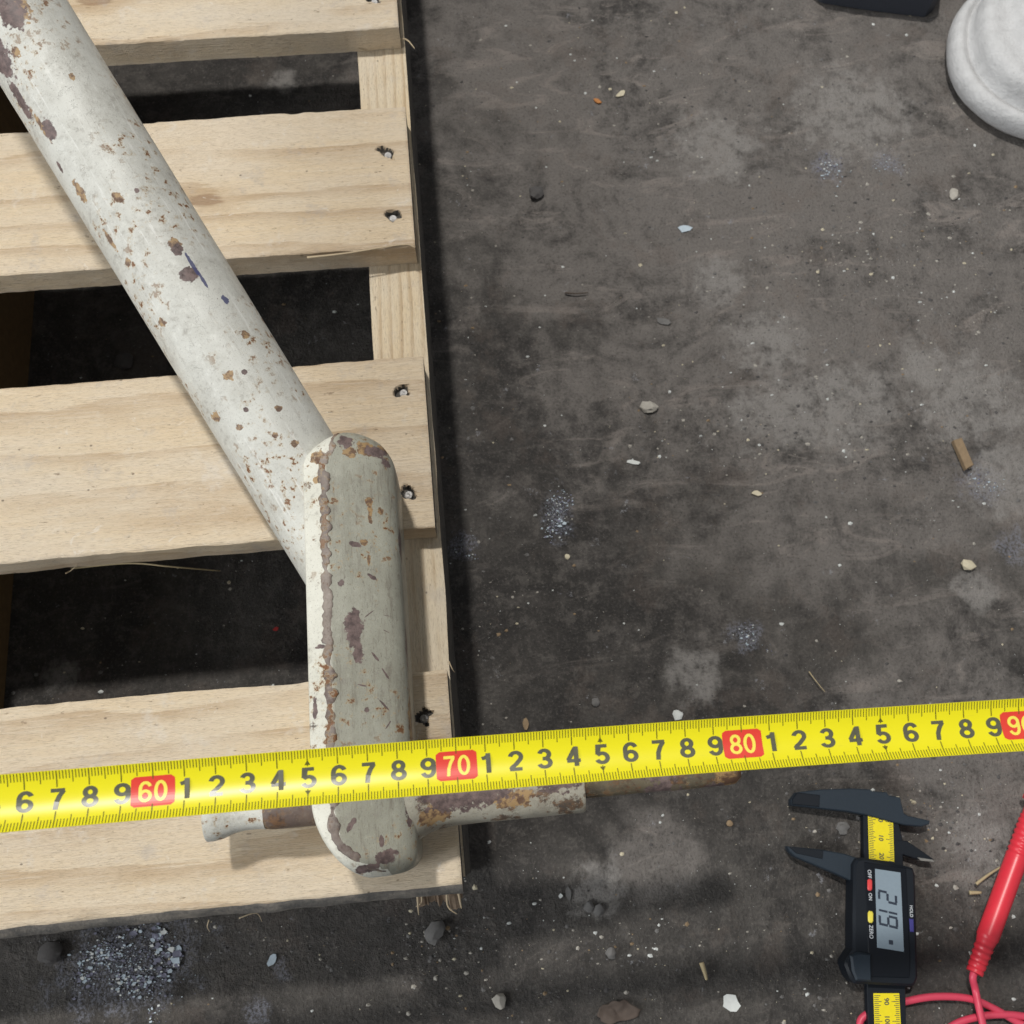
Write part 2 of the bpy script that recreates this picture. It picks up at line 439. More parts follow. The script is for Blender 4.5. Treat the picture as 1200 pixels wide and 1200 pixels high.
for i, (px, ln, r) in enumerate(((490, .9, .07), (493, .5, .05), (525, .9, .07), (537, .6, .08))):
    a = P(px, 1050, 10.2); a.y = min(a.y, -1.3)
    splinter([a + Vector((0, .5, .2)), a + Vector((rg.uniform(-.1, .1), -ln*.5, -rg.uniform(.1, .4))), a + Vector((rg.uniform(-.35, .35), -ln, -rg.uniform(.4, 1.2)))], r, M['splinter'], st)
splinter([P(458, 50, 11.0), P(475, 46, 11.1), P(486, 57, 11.2)], .09, M['splinter'], bobs[0])
splinter([P(392, 60, 10.7), P(412, 55, 11.0), P(436, 62, 10.8)], .05, M['splinter'], bobs[0])
splinter([P(280, 1076, 10.8), P(300, 1070, 10.7), P(307, 1080, 10.4)], .03, M['splinter'], b4)
splinter([P(245, 1078, 10.8), P(243, 1086, 10.4), P(246, 1092, 10.0)], .03, M['splinter'], b4)
splinter([P(77, 672, 10.8), P(84, 668, 10.7), P(92, 660, 11.2)], .03, M['splinter'], bobs[2])
splinter([P(526, 775, 12.3), P(530, 784, 12.2), P(533, 788, 12.0)], .03, M['splinter'], b4)
splinter([P(360, 302, 12.4), P(405, 297, 12.55), P(470, 287, 12.52), P(486, 290, 12.5)], .07, M['splinter'], bobs[1])

# ------------------------------------------------------------------ painted steel arm
TA = Vector((-19.84, 40.53, 22.69)); TB = Vector((-7.96, 18.0, 15.52)); TR = 2.5
TD = (TB-TA).normalized()
def on_tube(px, py):
    d = (RC @ Vector(((px-600)/1150, -(py-600)/1150, -1))).normalized()
    o = CAM - TA; a = d - TD*d.dot(TD); b = o - TD*o.dot(TD)
    A = a.dot(a); B = 2*a.dot(b); Cc = b.dot(b) - TR*TR; D = max(0, B*B-4*A*Cc)
    return CAM + d*((-B-sqrt(D))/(2*A))

def m_paint(name, base, base2, primer_spots, rust_spots, speck=.60, blue=(), extra_rust=.0, gloss=.5, grime=1.0, streak=0.0, ax=None):
    t = NT(name)
    n1 = t.noise(scale=.45, detail=5, rough=.65); n2 = t.noise(scale=3.0, detail=5, rough=.7); n3 = t.noise(scale=14, detail=3, rough=.7)
    c = t.mix(t.ramp(n1, .3, .7), base, base2)
    c = t.mix(t.math('MULTIPLY', t.ramp(n2, .46, .30), .40), c, tuple(min(.8, x*1.22) for x in base))
    # grime rubbed in: gritty grey speckle, gathered in patches
    gp = t.ramp(n1, .42, .62)
    c = t.mix(t.math('MULTIPLY', t.math('MULTIPLY', t.ramp(n2, .50, .68), gp), .55*grime), c, (.27, .25, .215))
    c = t.mix(t.math('MULTIPLY', t.ramp(n3, .56, .72), .55*grime), c, (.19, .172, .145))
    # rust freckles with an ochre halo, gathered in drifts
    drift = t.ramp(t.noise(scale=.26, detail=2), .44, .62)
    fr = t.noise(scale=2.3, detail=5, rough=.66)
    fm = t.math('MULTIPLY', t.ramp(fr, speck, speck+.035), drift)
    halo = t.math('MULTIPLY', t.ramp(fr, speck-.06, speck), drift)
    c = t.mix(t.math('MULTIPLY', halo, .5), c, (.44, .33, .185))
    c = t.mix(fm, c, (.19, .085, .035))
    if ax is not None:
        m_ = t.t.nodes.new('ShaderNodeMapping'); m_.vector_type = 'TEXTURE'; t.l(t.co, m_.inputs[0]); m_.inputs['Rotation'].default_value = ax; m_.inputs['Scale'].default_value = (.30, .30, 4.5)
        an = t.noise(m_.outputs[0], 1, 4, .7)
        c = t.mix(t.math('MULTIPLY', t.ramp(an, .58, .68), .55), c, (.76, .76, .72))
        c = t.mix(t.math('MULTIPLY', t.ramp(an, .42, .30), .35), c, (.36, .34, .30))
    if streak > 0:
        sk = t.math('MULTIPLY', t.ramp(t.noise(t.scale(t.co, (4.5, .55, 2.5)), 1, 5, .72), .50, .66), t.ramp(n1, .32, .54))
        c = t.mix(t.math('MULTIPLY', sk, streak), c, (.135, .105, .08))
        sc2 = t.ramp(t.noise(t.scale(t.co, (9, 2.2, 5)), 1, 3, .6, 1.5), .63, .67)
        c = t.mix(t.math('MULTIPLY', sc2, streak), c, (.085, .062, .05))
    if extra_rust > 0:
        er = t.ramp(t.noise(scale=.8, detail=6, rough=.75), .64-extra_rust*.24, .70-extra_rust*.2)
        c = t.mix(t.math('MULTIPLY', er, .88), c, t.mix(t.ramp(n2, .35, .65), (.060, .042, .034), (.20, .105, .050)))
    if rust_spots:
        rs = t.spots(rust_spots, 3.6, 1.25)
        c = t.mix(t.math('MULTIPLY', rs, .92), c, t.mix(t.ramp(fr, .42, .58), (.37, .235, .105), (.13, .068, .04)))
    if primer_spots:
        pm = t.spots(primer_spots, 3.4, .95)
        c = t.mix(pm, c, t.mix(t.ramp(n2, .35, .65), (.095, .068, .065), (.19, .135, .125)))
    for bl in blue:
        c = t.mix(t.math('MULTIPLY', t.spots([bl], 4.0, .8), .9), c, (.055, .06, .15))
    h = t.math('SUBTRACT', t.math('MULTIPLY', n3, .35), t.math('MULTIPLY', t.ramp(fr, speck, speck+.035), .5))
    h = t.math('ADD', h, t.math('MULTIPLY', n2, .35))
    r = t.math('MULTIPLY_ADD', n2, .3, gloss-.15)
    return t.out(c, r, 0, t.bump(h, .55, .05), .4)

axis_rot = Vector((0, 0, 1)).rotation_difference(TD).to_euler()
tp = [(on_tube(12, 12), .75, axis_rot, (.8, .8, 1.3)), (on_tube(-4, 60), .9, axis_rot, (.7, .7, 1.6)), (on_tube(24, 118), .5, axis_rot, (.5, .6, 2.4)), (on_tube(57, 152), .42, axis_rot, (.8, .8, 1.5)),
      (on_tube(221, 321), .38, axis_rot, (1.3, 1.2, .9)), (on_tube(208, 293), .28), (on_tube(287, 436), .14), (on_tube(288, 480), .12), (on_tube(70, 196), .20, axis_rot, (.6, .6, 1.5)),
      (on_tube(160, 223), .12), (on_tube(255, 350), .02)]
tr = [(on_tube(204, 286), .42), (on_tube(139, 232), .38, axis_rot, (.8, .8, 1.3)), (on_tube(94, 225), .45, axis_rot, (.8, .8, 1.8)), (on_tube(128, 280), .42, axis_rot, (.5, .5, 2.0)), (on_tube(253, 489), .42), (on_tube(268, 440), .34),
      (on_tube(288, 392), .32), (on_tube(150, 307), .25), (on_tube(280, 500), .25), (on_tube(322, 510), .22), (on_tube(326, 478), .24), (on_tube(345, 520), .26), (on_tube(190, 378), .3), (on_tube(84, 90), .22), (on_tube(18, 62), .35), (on_tube(50, 150), .6, axis_rot, (.4, .4, 1.6)), (on_tube(20, 10), .9)]
bl = [(on_tube(226, 311), .30, axis_rot, (.30, .30, 2.1)), (on_tube(238, 328), .26, axis_rot, (.3, .3, 2.0)), (on_tube(264, 351), .22, axis_rot, (.7, .7, 1.0))]
M['paint_tube'] = m_paint('chipped_offwhite_paint', (.625, .625, .575), (.53, .525, .475), tp, [(q[0], q[1]*.72, *q[2:]) for q in tr], .592, bl, ax=axis_rot)

arm = thing('steel_arm', (-6, 10, ZT), 'chipped off-white steel arm with rust spots lying across the pallet', 'steel arm')
# tube
A0 = TA - TD*32; L0 = (TB-A0).length + 2.2; x_, y_, d_ = frame(TD); loops = []
nseg = 150
for i in range(nseg+1):
    Lp = []
    for k in range(64):
        a = 2*pi*k/64; q0 = A0 + (x_*cos(a) + y_*sin(a))*TR
        te = min((-5.7-q0.x)/TD.x, 84)                   # each generator runs on until it meets the block
        c = A0 + TD*(te*i/nseg); q = c + (x_*cos(a) + y_*sin(a))*TR
        rr = TR + .014*fb(q.x, q.y, q.z, .35, 3)
        Lp.append(c + (x_*cos(a) + y_*sin(a))*rr)
    loops.append(Lp)
v, f = loft(loops); tb = obj('tube', v, f, M['paint_tube'], arm, False); auto_smooth(tb, 40)

# end block: a long pad with round ends, a flat bright band along its left rim, a face that rolls down to the right
BX0, BX1 = -7.62, -3.36; BY0, BY1 = -.55, 19.9; BW = BX1-BX0; BR = BW/2; BXC = (BX0+BX1)/2
def outline(ins, n=28):
    r = BR-ins; pts = []
    yb = BY1-BR; yl = BY0+3.1; yr = max(BY0+1.25, BY0+ins+.02)
    def se(c, e): return math.copysign(abs(c)**e, c)
    for k in range(n+1):
        a = -pi + pi*k/n; left = cos(a) < 0
        e = 1.22 if left else .62; y0_, ry = (yl, 3.1-ins) if left else (yr, yr-BY0-ins)
        pts.append((BXC+.25*(1-abs(cos(a)))*(r/BR)+r*se(cos(a), e), y0_+ry*se(sin(a), e), Vector((cos(a), sin(a)))))
    for k in range(1, 60): pts.append((BXC+r, yr+(yb-yr)*k/60, Vector((1, 0))))
    for k in range(n+1): a = pi*k/n; pts.append((BXC+r*cos(a), yb+r*sin(a), Vector((cos(a), sin(a)))))
    for k in range(1, 60): pts.append((BXC-r, yb-(yb-yl)*k/60, Vector((-1, 0))))
    return pts
def sst(a, b, x): t = max(0, min(1, (x-a)/(b-a))); return t*t*(3-2*t)
BANDW = 1.10; ZR = 18.55
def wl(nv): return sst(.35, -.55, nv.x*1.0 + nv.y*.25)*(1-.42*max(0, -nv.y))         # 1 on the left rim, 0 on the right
def ztop(x, ins, nv):
    # face: crowned, falling to the right
    u = x-(BX0+BANDW)
    z = ZR - .24*max(0, u) - .03*max(0, u)**2
    # band, sloping gently outwards
    bw = BANDW*wl(nv)
    if ins < bw: z -= (bw-ins)*.30
    r = .10 + .72*(1-wl(nv))
    if nv.y > .3: r = max(r, .16 + .9*sst(.2, 1, nv.y))
    if ins < r: z -= r - sqrt(max(0, r*r-(r-ins)**2))
    return z + .02*fb(x, ins, 4, 1.1, 2)
loops = []
for zz, ins in ((ZT+.02, .9), (ZT+.10, .35), (ZT+.6, .05), (15.2, 0.0)):
    loops.append([(a, b, zz + .0*ins) for a, b, n_ in outline(ins)])
o0 = outline(0)
loops.append([(a, b, (15.2+ztop(a, 0, n_))/2 if ztop(a, 0, n_) > 15.3 else 15.25) for a, b, n_ in o0])
for ins in (0, .04, .1, .18, .28, .4, .55, .7, .85, .98, 1.06, 1.12, 1.2, 1.35, 1.5, 1.7, 1.9, 2.05, BR-.004):
    L = []
    for a, b, n_ in outline(ins):
        L.append((a, b, max(15.3, ztop(a, ins, n_)) + .012*fb(a, b, 2, .8, 2)))
    loops.append(L)
v, f = loft(loops, True, True)
def fp(px, py):
    z = 17.8
    for _ in range(8):
        q = P(px, py, z); u = max(0, q.x-(BX0+BANDW)); z = max(15.4, ZR - .24*u - .03*u*u - (0 if q.x < BX1-1.3 else .55*(q.x-BX1+1.3)**2))
    return P(px, py, z)
pr = [(fp(415, 735), .52, (0, 0, 0), (.75, 1.7, 3)), (fp(420, 765), .28, (0, 0, 0), (.8, 1.5, 3)), (fp(436, 676), .13, (0, 0, -.6), (2.2, .7, 3)), (fp(416, 638), .17, (0, 0, -.3), (1.5, .7, 3)), (fp(400, 683), .16),
      (fp(440, 530), .42, (0, 0, 0), (1.3, .7, 3)), (fp(405, 517), .35), (fp(450, 545), .30), (fp(455, 518), .35), (fp(381, 590), .28, (0, 0, 0), (.4, 2.0, 3)), (fp(440, 770), .10, (0, 0, .6), (.5, 2.5, 3)),
      (fp(452, 790), .09, (0, 0, .5), (.5, 2.8, 3)), (fp(430, 832), .13), (fp(424, 803), .07, (0, 0, 1.3), (.5, 3, 3)), (fp(450, 826), .10, (0, 0, .7), (.4, 3.4, 3)), (fp(455, 850), .07, (0, 0, -.6), (.4, 3, 3)),
      (fp(432, 720), .06, (0, 0, -.9), (.4, 5, 3)), (fp(452, 722), .06, (0, 0, 1.4), (.4, 4, 3)), (fp(452, 740), .06, (0, 0, 1.1), (.4, 3, 3)),
      (fp(452, 1004), .34, (0, 0, .3), (1.5, .8, 3)), (fp(412, 966), .16, (0, 0, -.6), (.7, 2.2, 3)), (fp(430, 1018), .34, (0, 0, .1), (1.6, .5, 3)), (fp(447, 985), .14, (0, 0, 0), (.8, 1.8, 3)), (fp(470, 560), .30, (0, 0, 0), (.5, 2.4, 3)),
      (fp(470, 640), .18, (0, 0, 0), (.5, 5, 3)), (fp(478, 760), .2, (0, 0, 0), (.5, 6, 3)), (fp(480, 940), .4, (0, 0, 0), (.5, 3, 3)), (fp(368, 830), .2, (0, 0, 0), (.6, 3, 3)), (fp(380, 640), .16, (0, 0, 0), (.6, 3, 3)), (fp(375, 757), .13, (0, 0, 0), (2, .8, 3))]
rr_ = [(fp(434, 600), .20, (0, 0, 0), (.5, 3.0, 3)), (fp(432, 588), .22), (fp(432, 655), .12, (0, 0, 0), (.6, 2.5, 3)), (fp(426, 636), .18), (fp(428, 525), .40), (fp(410, 530), .30), (fp(372, 535), .4), (fp(445, 600), .2), (fp(372, 560), .25), (fp(450, 525), .3), (fp(474, 600), .22, (0, 0, 0), (.6, 5, 3)), (fp(482, 850), .2, (0, 0, 0), (.6, 8, 3))]
M['paint_block'] = m_paint('worn_paint_shaded_tone', (.375, .372, .308), (.305, .300, .245), pr, rr_, .605, (), .0, .40, 1.2, .42)  # same paint as the band, darkened: the face's shade is put into the colour
M['paint_band'] = m_paint('worn_paint_lit_tone', (.68, .67, .59), (.60, .59, .51), [q for q in pr if q[0].x < -6.0 or q[0].y > 17.5 or q[0].y < 1.5], [q for q in rr_ if q[0].x < -6.0 or q[0].y > 17.5], .60, (), .12)  # same paint as the face, lightened: light on the rim is coloured in
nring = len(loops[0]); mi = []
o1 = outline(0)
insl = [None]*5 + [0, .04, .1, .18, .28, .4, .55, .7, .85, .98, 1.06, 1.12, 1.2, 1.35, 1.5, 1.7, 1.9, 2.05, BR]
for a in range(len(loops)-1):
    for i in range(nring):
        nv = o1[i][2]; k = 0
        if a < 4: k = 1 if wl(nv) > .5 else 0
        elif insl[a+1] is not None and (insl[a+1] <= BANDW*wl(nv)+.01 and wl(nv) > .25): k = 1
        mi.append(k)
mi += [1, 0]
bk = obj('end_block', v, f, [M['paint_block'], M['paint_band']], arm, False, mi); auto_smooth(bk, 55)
# weld bead along the seam between band and face
pts = []
for i_, (a, b, nv) in enumerate(outline(0)):
    k = wl(nv)
    if k > .12:
        bw = BANDW*k; aa, bb, _n = outline(bw)[i_]
        pts.append((aa, bb, ztop(aa, bw, nv), nv, k))
south = [p for p in pts if p[3].y < -.001]; north = [p for p in pts if p[3].y > .001]
mid = [p for p in pts if abs(p[3].y) <= .001]
seam = sorted(south, key=lambda p: -p[0]) + sorted(mid, key=lambda p: p[1]) + sorted(north, key=lambda p: p[0])
sp_ = []
for i in range(len(seam)-1):
    for k in range(3):
        t = k/3; p, q = seam[i], seam[i+1]
        sp_.append(Vector((p[0]+(q[0]-p[0])*t, p[1]+(q[1]-p[1])*t, p[2]+(q[2]-p[2])*t)))
path = []; rad = []
for i, p in enumerate(sp_):
    path.append(p + Vector((-.10+.12*fb(p.y, 1, 0, 1.1, 4), 0, -.03))); rad.append(max(.03, (.15 + .10*fb(p.y, 5, 0, 1.6, 4))*min(1, .25+i/25, .25+(len(sp_)-i)/25)))
M['weld'] = m_paint('rusty_weld', (.30, .255, .22), (.115, .080, .070), [], [], .54, (), .35)
loops = []
for i, p in enumerate(path):
    d = path[min(i+1, len(path)-1)] - path[max(i-1, 0)]; x_, y_, d_ = frame(d)
    loops.append([p + x_*cos(2*pi*k/12)*rad[i]*1.35*(1+.8*nz(p.x*3, p.y*3, k//6*9, 1)) + y_*sin(2*pi*k/12)*rad[i]*.34*(1+.5*nz(p.x*4, p.y*4, k+20, 1)) for k in range(12)])
v, f = loft(loops); wb = obj('weld_bead', v, f, M['weld'], arm, True); put(wb, arm)

# cross pin: thin rod on the left, sleeve on the right, rod end beyond
RZ = 15.6; RY = 2.62
def lathe_x(prof, cy, cz, n=32, wob=.0):
    L = []
    for x, r in prof:
        L.append([(x, cy + r*cos(2*pi*k/n)*(1+wob*nz(x*2, k*.5, 3, 1)), cz + r*sin(2*pi*k/n)*(1+wob*nz(x*2, k*.5, 8, 1))) for k in range(n)])
    return loft(L)
M['rod_rust'] = m_paint('rusty_brown_steel', (.115, .085, .075), (.19, .135, .10), [], [], .57, (), .5)
M['paint_sleeve'] = m_paint('rust_streaked_paint', (.42, .40, .33), (.30, .27, .215), [(Vector((-1.2, RY+.2, RZ+1.3)), 1.0, (0, 0, 0), (2.4, 1, 1)), (Vector((3.0, RY+.3, RZ+1.3)), .7, (0, 0, 0), (1.8, 1, 1))], [(Vector((-2.6, RY-.9, RZ+1.2)), .5, (0, 0, 0), (1.6, 1, 1)), (Vector((.8, RY-.5, RZ+1.2)), .5, (0, 0, 0), (2.0, .8, 1))], .57, (), .5)
M['rod_end'] = m_paint('oily_rod_paint', (.15, .125, .08), (.075, .058, .04), [(Vector((7.6, RY, RZ)), 1.1), (Vector((10.0, RY-.5, RZ)), .6)], [(Vector((10.6, RY-.4, RZ+.5)), .7)], .56, (), .45)
v, f = lathe_x([(-12.72, .05), (-12.72, .80), (-12.66, .98), (-12.4, 1.0), (-12.0, .92), (-11.5, .74), (-11.0, .66), (-10.5, .65), (-10.1, .70)], RY-.05, RZ, 32, .03)
pe = obj('pin_head', v, f, M['paint_tube'], arm); auto_smooth(pe, 50); pe['label'] = 'flared painted end of the cross pin'
v, f = lathe_x([(-10.1, .72), (-9.9, .77), (-9.4, .80), (-8.6, .80), (-7.9, .80), (-7.2, .82)], RY, RZ, 32, .03)
pb = obj('cross_pin', v, f, M['rod_rust'], arm); auto_smooth(pb, 50)
v, f = lathe_x([(-4.2, 2.0), (-3.6, 1.95), (-3.2, 1.72), (-2.8, 1.55), (-2.3, 1.42), (-1.7, 1.36), (-.5, 1.34), (1.0, 1.35), (3.0, 1.34), (4.02, 1.34), (4.10, 1.30), (4.12, 1.0), (3.9, .6)], RY, RZ, 40, .03)
sl = obj('sleeve', v, f, M['paint_sleeve'], arm); auto_smooth(sl, 40)
v, f = lathe_x([(3.5, .80), (5.0, .80), (6.5, .79), (8.0, .80), (8.05, .84), (9.6, .82), (10.6, .82), (11.0, .78), (11.22, .62), (11.3, .3), (11.3, .02)], RY+.05, RZ+.15, 32, .03)
rd = obj('rod_end', v, f, M['rod_end'], arm); auto_smooth(rd, 50)

# ------------------------------------------------------------------ tape measure blade
tape = thing('measuring_tape', (2, 2.7, 26.8), 'yellow steel measuring tape stretched level above the pallet and floor', 'tape measure')
def m_tape():
    t = NT('yellow_lacquer'); n = t.noise(scale=.6, detail=4)
    c = t.mix(n, (.84, .765, .010), (.79, .71, .008))
    sc_ = t.ramp(t.noise(t.scale(t.co, (1, 14, 14)), 1, 4), .66, .74)
    c = t.mix(t.math('MULTIPLY', sc_, .25), c, (.55, .48, .06))
    return t.out(c, .34, 0, t.bump(t.noise(scale=2.0, detail=3), .06, .02), .5)
M['yellow'] = m_tape()
M['ink'] = m_plain('black_print', (.105, .105, .07), .30, .25, .02)
M['tick'] = m_plain('black_tick_print', (.12, .115, .01), .38, .2, .02)
M['red_print'] = m_plain('red_print', (.74, .055, .035), .36, .08, .02)
M['yellow_print'] = m_plain('yellow_digit_print', (.88, .76, .10), .36, .05, .02)
AH = .60; BLR = .95/AH            # half arc angle and radius of the curved section, blade 19 mm wide
def tz(s): return 26.62 + .0017*max(0, 88-s)**2
def ty(s): return 2.92 - .00055*max(0, s-62)**2
def tape_pt(s, t, h=0.0):
    """s: centimetre reading, t: across (-.95 .. .95), h: height above the print"""
    x = -1.10 + (s-70)*.997
    e = .01
    d = Vector((.997*2*e, ty(s+e)-ty(s-e), tz(s+e)-tz(s-e))).normalized()
    side = Vector((0, 0, 1)).cross(d).normalized(); up = d.cross(side)
    a = t/BLR; r = BLR - h
    return Vector((x, ty(s), tz(s))) + side*(r*sin(a)) + up*(BLR - r*cos(a) - BLR*(1-cos(AH))*.5)
SA, SB = 40.0, 104.0
m = MB(); loops = []
ns = 160
for i in range(ns+1):
    s = SA + (SB-SA)*i/ns
    L = [tape_pt(s, -.95 + 1.9*k/24, 0) for k in range(25)] + [tape_pt(s, .95 - 1.9*k/24, -.016) for k in range(25)]
    loops.append(L)
v, f = loft(loops, True, True)
blade = obj('blade', v, f, M['yellow'], tape); auto_smooth(blade, 60)
# graduation ticks on both edges
m = MB(); k = SA*10+10
while k < SB*10-10:
    s = k/10; ki = int(round(k))
    ln = .56 if ki % 10 == 0 else (.42 if ki % 5 == 0 else .29)
    wd = .034 if ki % 10 == 0 else .028
    for sg in (1, -1):
        q = [.94, .94-ln*.5, .94-ln]
        pv = []
        for tt in q: pv += [tape_pt(s-wd/2, sg*tt, .0035), tape_pt(s+wd/2, sg*tt, .0035)]
        m.add(pv, [(0, 1, 3, 2), (2, 3, 5, 4)])
    if ki % 50 == 0 and ki % 100 != 0:
        for sg in (1, -1):
            m.add([tape_pt(s-.10, sg*.42, .005), tape_pt(s+.10, sg*.42, .005), tape_pt(s, sg*.58, .005)], [(0, 1, 2)])
    k += 1
tk = m.build('graduation_ticks', M['tick'], tape); tk['kind'] = 'stuff'
fix_normals(tk)

_glyph = {}
def glyphs(text, size, bold=0.0, narrow=1.0):
    key = (text, size, bold, narrow)
    if key in _glyph: return _glyph[key]
    c = bpy.data.curves.new('t', 'FONT'); c.body = text; c.size = 1.0; c.offset = bold; c.align_x = 'LEFT'; c.resolution_u = 6; c.space_character = 1.02
    o = bpy.data.objects.new('t', c); col.objects.link(o)
    dg = bpy.context.evaluated_depsgraph_get(); me = bpy.data.meshes.new_from_object(o.evaluated_get(dg))
    vs_ = [tuple(q.co) for q in me.vertices]; fs_ = [tuple(p.vertices) for p in me.polygons]
    bpy.data.objects.remove(o); bpy.data.curves.remove(c); bpy.data.meshes.remove(me)
    x0 = min(q[0] for q in vs_); x1 = max(q[0] for q in vs_); y0 = min(q[1] for q in vs_); y1 = max(q[1] for q in vs_)
    k = size/(y1-y0)
    vs_ = [((q[0]-(x0+x1)/2)*k*narrow, (q[1]-(y0+y1)/2)*k) for q in vs_]
    _glyph[key] = (vs_, fs_); return _glyph[key]
def arc(cx, cy, rx, ry, a0, a1, n=16, ex=1.0):
    return [(cx+rx*cos(radians(a0+(a1-a0)*k/n)), cy+ry*sin(radians(a0+(a1-a0)*k/n))) for k in range(n+1)]
SIX = [arc(.30, .305, .205, .23, 0, 360, 24), arc(.31, .62, .215, .305, 25, 180, 14) + [(.093, .48), (.095, .33)]]
DIG = {'0': [arc(.30, .50, .205, .425, 0, 360, 30)],
       '1': [[(.36, 0), (.36, 1)], [(.36, .90), (.28, .79), (.12, .745)]],
       '2': [arc(.30, .695, .205, .23, 172, -38, 14) + [(.30, .33), (.15, .19), (.10, .09)], [(.05, .075), (.53, .075)]],
       '3': [arc(.29, .715, .185, .21, 165, -90, 14) + [(.22, .505)], [(.22, .512)] + arc(.29, .29, .215, .215, 90, -165, 16)],
       '4': [[(.40, 0), (.40, 1)], [(.37, .93), (.09, .33)], [(.04, .285), (.57, .285)]],
       '5': [[(.50, .925), (.165, .925), (.125, .50)], [(.115, .46)] + arc(.29, .315, .21, .24, 128, -160, 16)],
       '6': SIX,
       '7': [[(.05, .925), (.54, .925)], [(.49, .90), (.36, .66), (.27, .38), (.235, 0)]],
       '8': [arc(.30, .72, .175, .205, 0, 360, 22), arc(.30, .29, .21, .215, 0, 360, 24)],
       '9': [[(.60-x, 1-y) for x, y in st_] for st_ in SIX]}
def stroke_text(txt, h, wd=.18, adv=.66):
    v, f, z = [], [], []
    W = adv*(len(txt)-1) + .60
    for ci, ch in enumerate(txt):
        for pi_, pl in enumerate(DIG[ch]):
            n = len(pl); closed = (abs(pl[0][0]-pl[-1][0]) + abs(pl[0][1]-pl[-1][1])) < 1e-6
            for k in range(n):
                a = Vector(pl[k-1] if k > 0 else (pl[-2] if closed else pl[0])); b = Vector(pl[k+1] if k < n-1 else (pl[1] if closed else pl[-1]))
                d = (b-a).normalized(); nn = Vector((-d.y, d.x)); p = Vector(pl[k])
                if 0 < k < n-1:
                    e = (Vector(pl[k])-Vector(pl[k-1])).normalized(); m_ = 1/max(.6, abs(e.dot(d)))
                else: m_ = 1
                for sg in (1, -1):
                    q = p + nn*(sg*wd/2*m_); v.append(((q.x - W/2 + adv*ci)*h*(1.36 if len(txt) == 1 else 1.13), (q.y-.5)*h)); z.append(pi_*.0007)
            o_ = len(v)-2*n
            for k in range(n-1): f.append((o_+2*k, o_+2*k+1, o_+2*k+3, o_+2*k+2))
    return v, f, z
for n in range(52, 94):
    if n % 10:
        gv, gf, gz_ = stroke_text(str(n % 10), .66)
        o = obj('numeral', [tape_pt(n+q[0]+.03, q[1], .005+dz) for q, dz in zip(gv, gz_)], gf, M['ink'], tape)
    else:
        hw, hh, r = .70, .49, .13; poly = []
        for cx, cy, a0 in ((hw-r, hh-r, 0), (-hw+r, hh-r, 90), (-hw+r, -hh+r, 180), (hw-r, -hh+r, 270)):
            for q in range(5): a = radians(a0+90*q/4); poly.append((cx+r*cos(a), cy+r*sin(a)))
        # filled as thin strips across the blade so that it follows the curve
        L = []
        for q in range(13):
            yy = -hh + 2*hh*q/12; e = max(0, abs(yy)-(hh-r)); ww = hw - r + sqrt(max(0, r*r-e*e))
            L.append((yy, ww))
        vv = []; fc = []
        for yy, ww in L: vv += [tape_pt(n-ww, yy, .004), tape_pt(n+ww, yy, .004)]
        for q in range(12): fc.append((2*q, 2*q+1, 2*q+3, 2*q+2))
        o = obj('decade_marker', vv, fc, M['red_print'], tape); o['label'] = 'red box printed %d' % n
        gv, gf, gz_ = stroke_text(str(n), .68, .145, .64)
        g2 = obj('numeral', [tape_pt(n+q[0], q[1], .008+dz) for q, dz in zip(gv, gz_)], gf, M['yellow_print'], None); put(g2, o); fix_normals(g2)
    fix_normals(o)

# ------------------------------------------------------------------ digital caliper
M['black_plastic'] = m_plain('black_plastic', (.008, .011, .016), .48, .25, .25, 9, 0, .25)
M['black_gloss'] = m_plain('glossy_black_plastic', (.006, .008, .012), .3, .2, .05, 5, 0, .3)
M['grey_plastic'] = m_plain('slate_grey_plastic', (.020, .030, .042), .5, .2, .2, 9, 0, .3)
M['cal_yellow'] = m_plain('yellow_scale_label', (.85, .70, .012), .45, .08, .03)
M['lcd'] = m_plain('lcd_glass', (.24, .30, .35), .18, .06, .0)
M['lcd_seg'] = m_plain('lcd_segment', (.030, .040, .060), .3, .1, .0)
M['btn_red'] = m_plain('red_button', (.70, .06, .06), .4, .1)
M['btn_yellow'] = m_plain('yellow_button', (.78, .66, .08), .4, .1)
M['btn_blue'] = m_plain('blue_button', (.05, .045, .22), .4, .1)
M['white_print'] = m_plain('white_print', (.60, .63, .66), .5, .05)
M['steel_tip'] = m_plain('worn_tip', (.30, .29, .27), .4, .3, .2, 8, .5)
cal = thing('digital_caliper', P(1035, 1080, 0), 'black digital caliper with grey display lying open on the floor', 'caliper')
def q6(lst, z): return [P(900+a/6, 900+b/6, z).to_2d() for a, b in lst]
def q4(lst, z): return [P(900+a/4, 900+b/4, z).to_2d() for a, b in lst]
def slab(nm, poly, z0, z1, mat, bev=.05, parent=cal):
    v, f = prism([(p.x, p.y) for p in poly], z0, z1, bev)
    o = obj(nm, v, f, mat, None); put(o, parent); auto_smooth(o, 30); return o
slab('beam', q4([(446, 190), (600, 205), (632, 340), (648, 1230), (470, 1230), (452, 600)], .75), .30, .78, M['black_plastic'])
fj = slab('fixed_jaw', q6([(165, 222), (205, 170), (375, 150), (590, 143), (720, 150), (735, 162), (838, 170), (850, 192), (930, 205), (958, 318), (985, 335), (1140, 370), (1136, 396), (1080, 412), (960, 400), (890, 384), (690, 330), (560, 306), (375, 286), (170, 262)], .95), .25, .95, M['grey_plastic'], .06)
slab('jaw_tip', q6([(170, 218), (206, 172), (366, 190), (362, 274), (172, 256)], 1.0), .30, 1.0, M['black_plastic'], .05, fj)
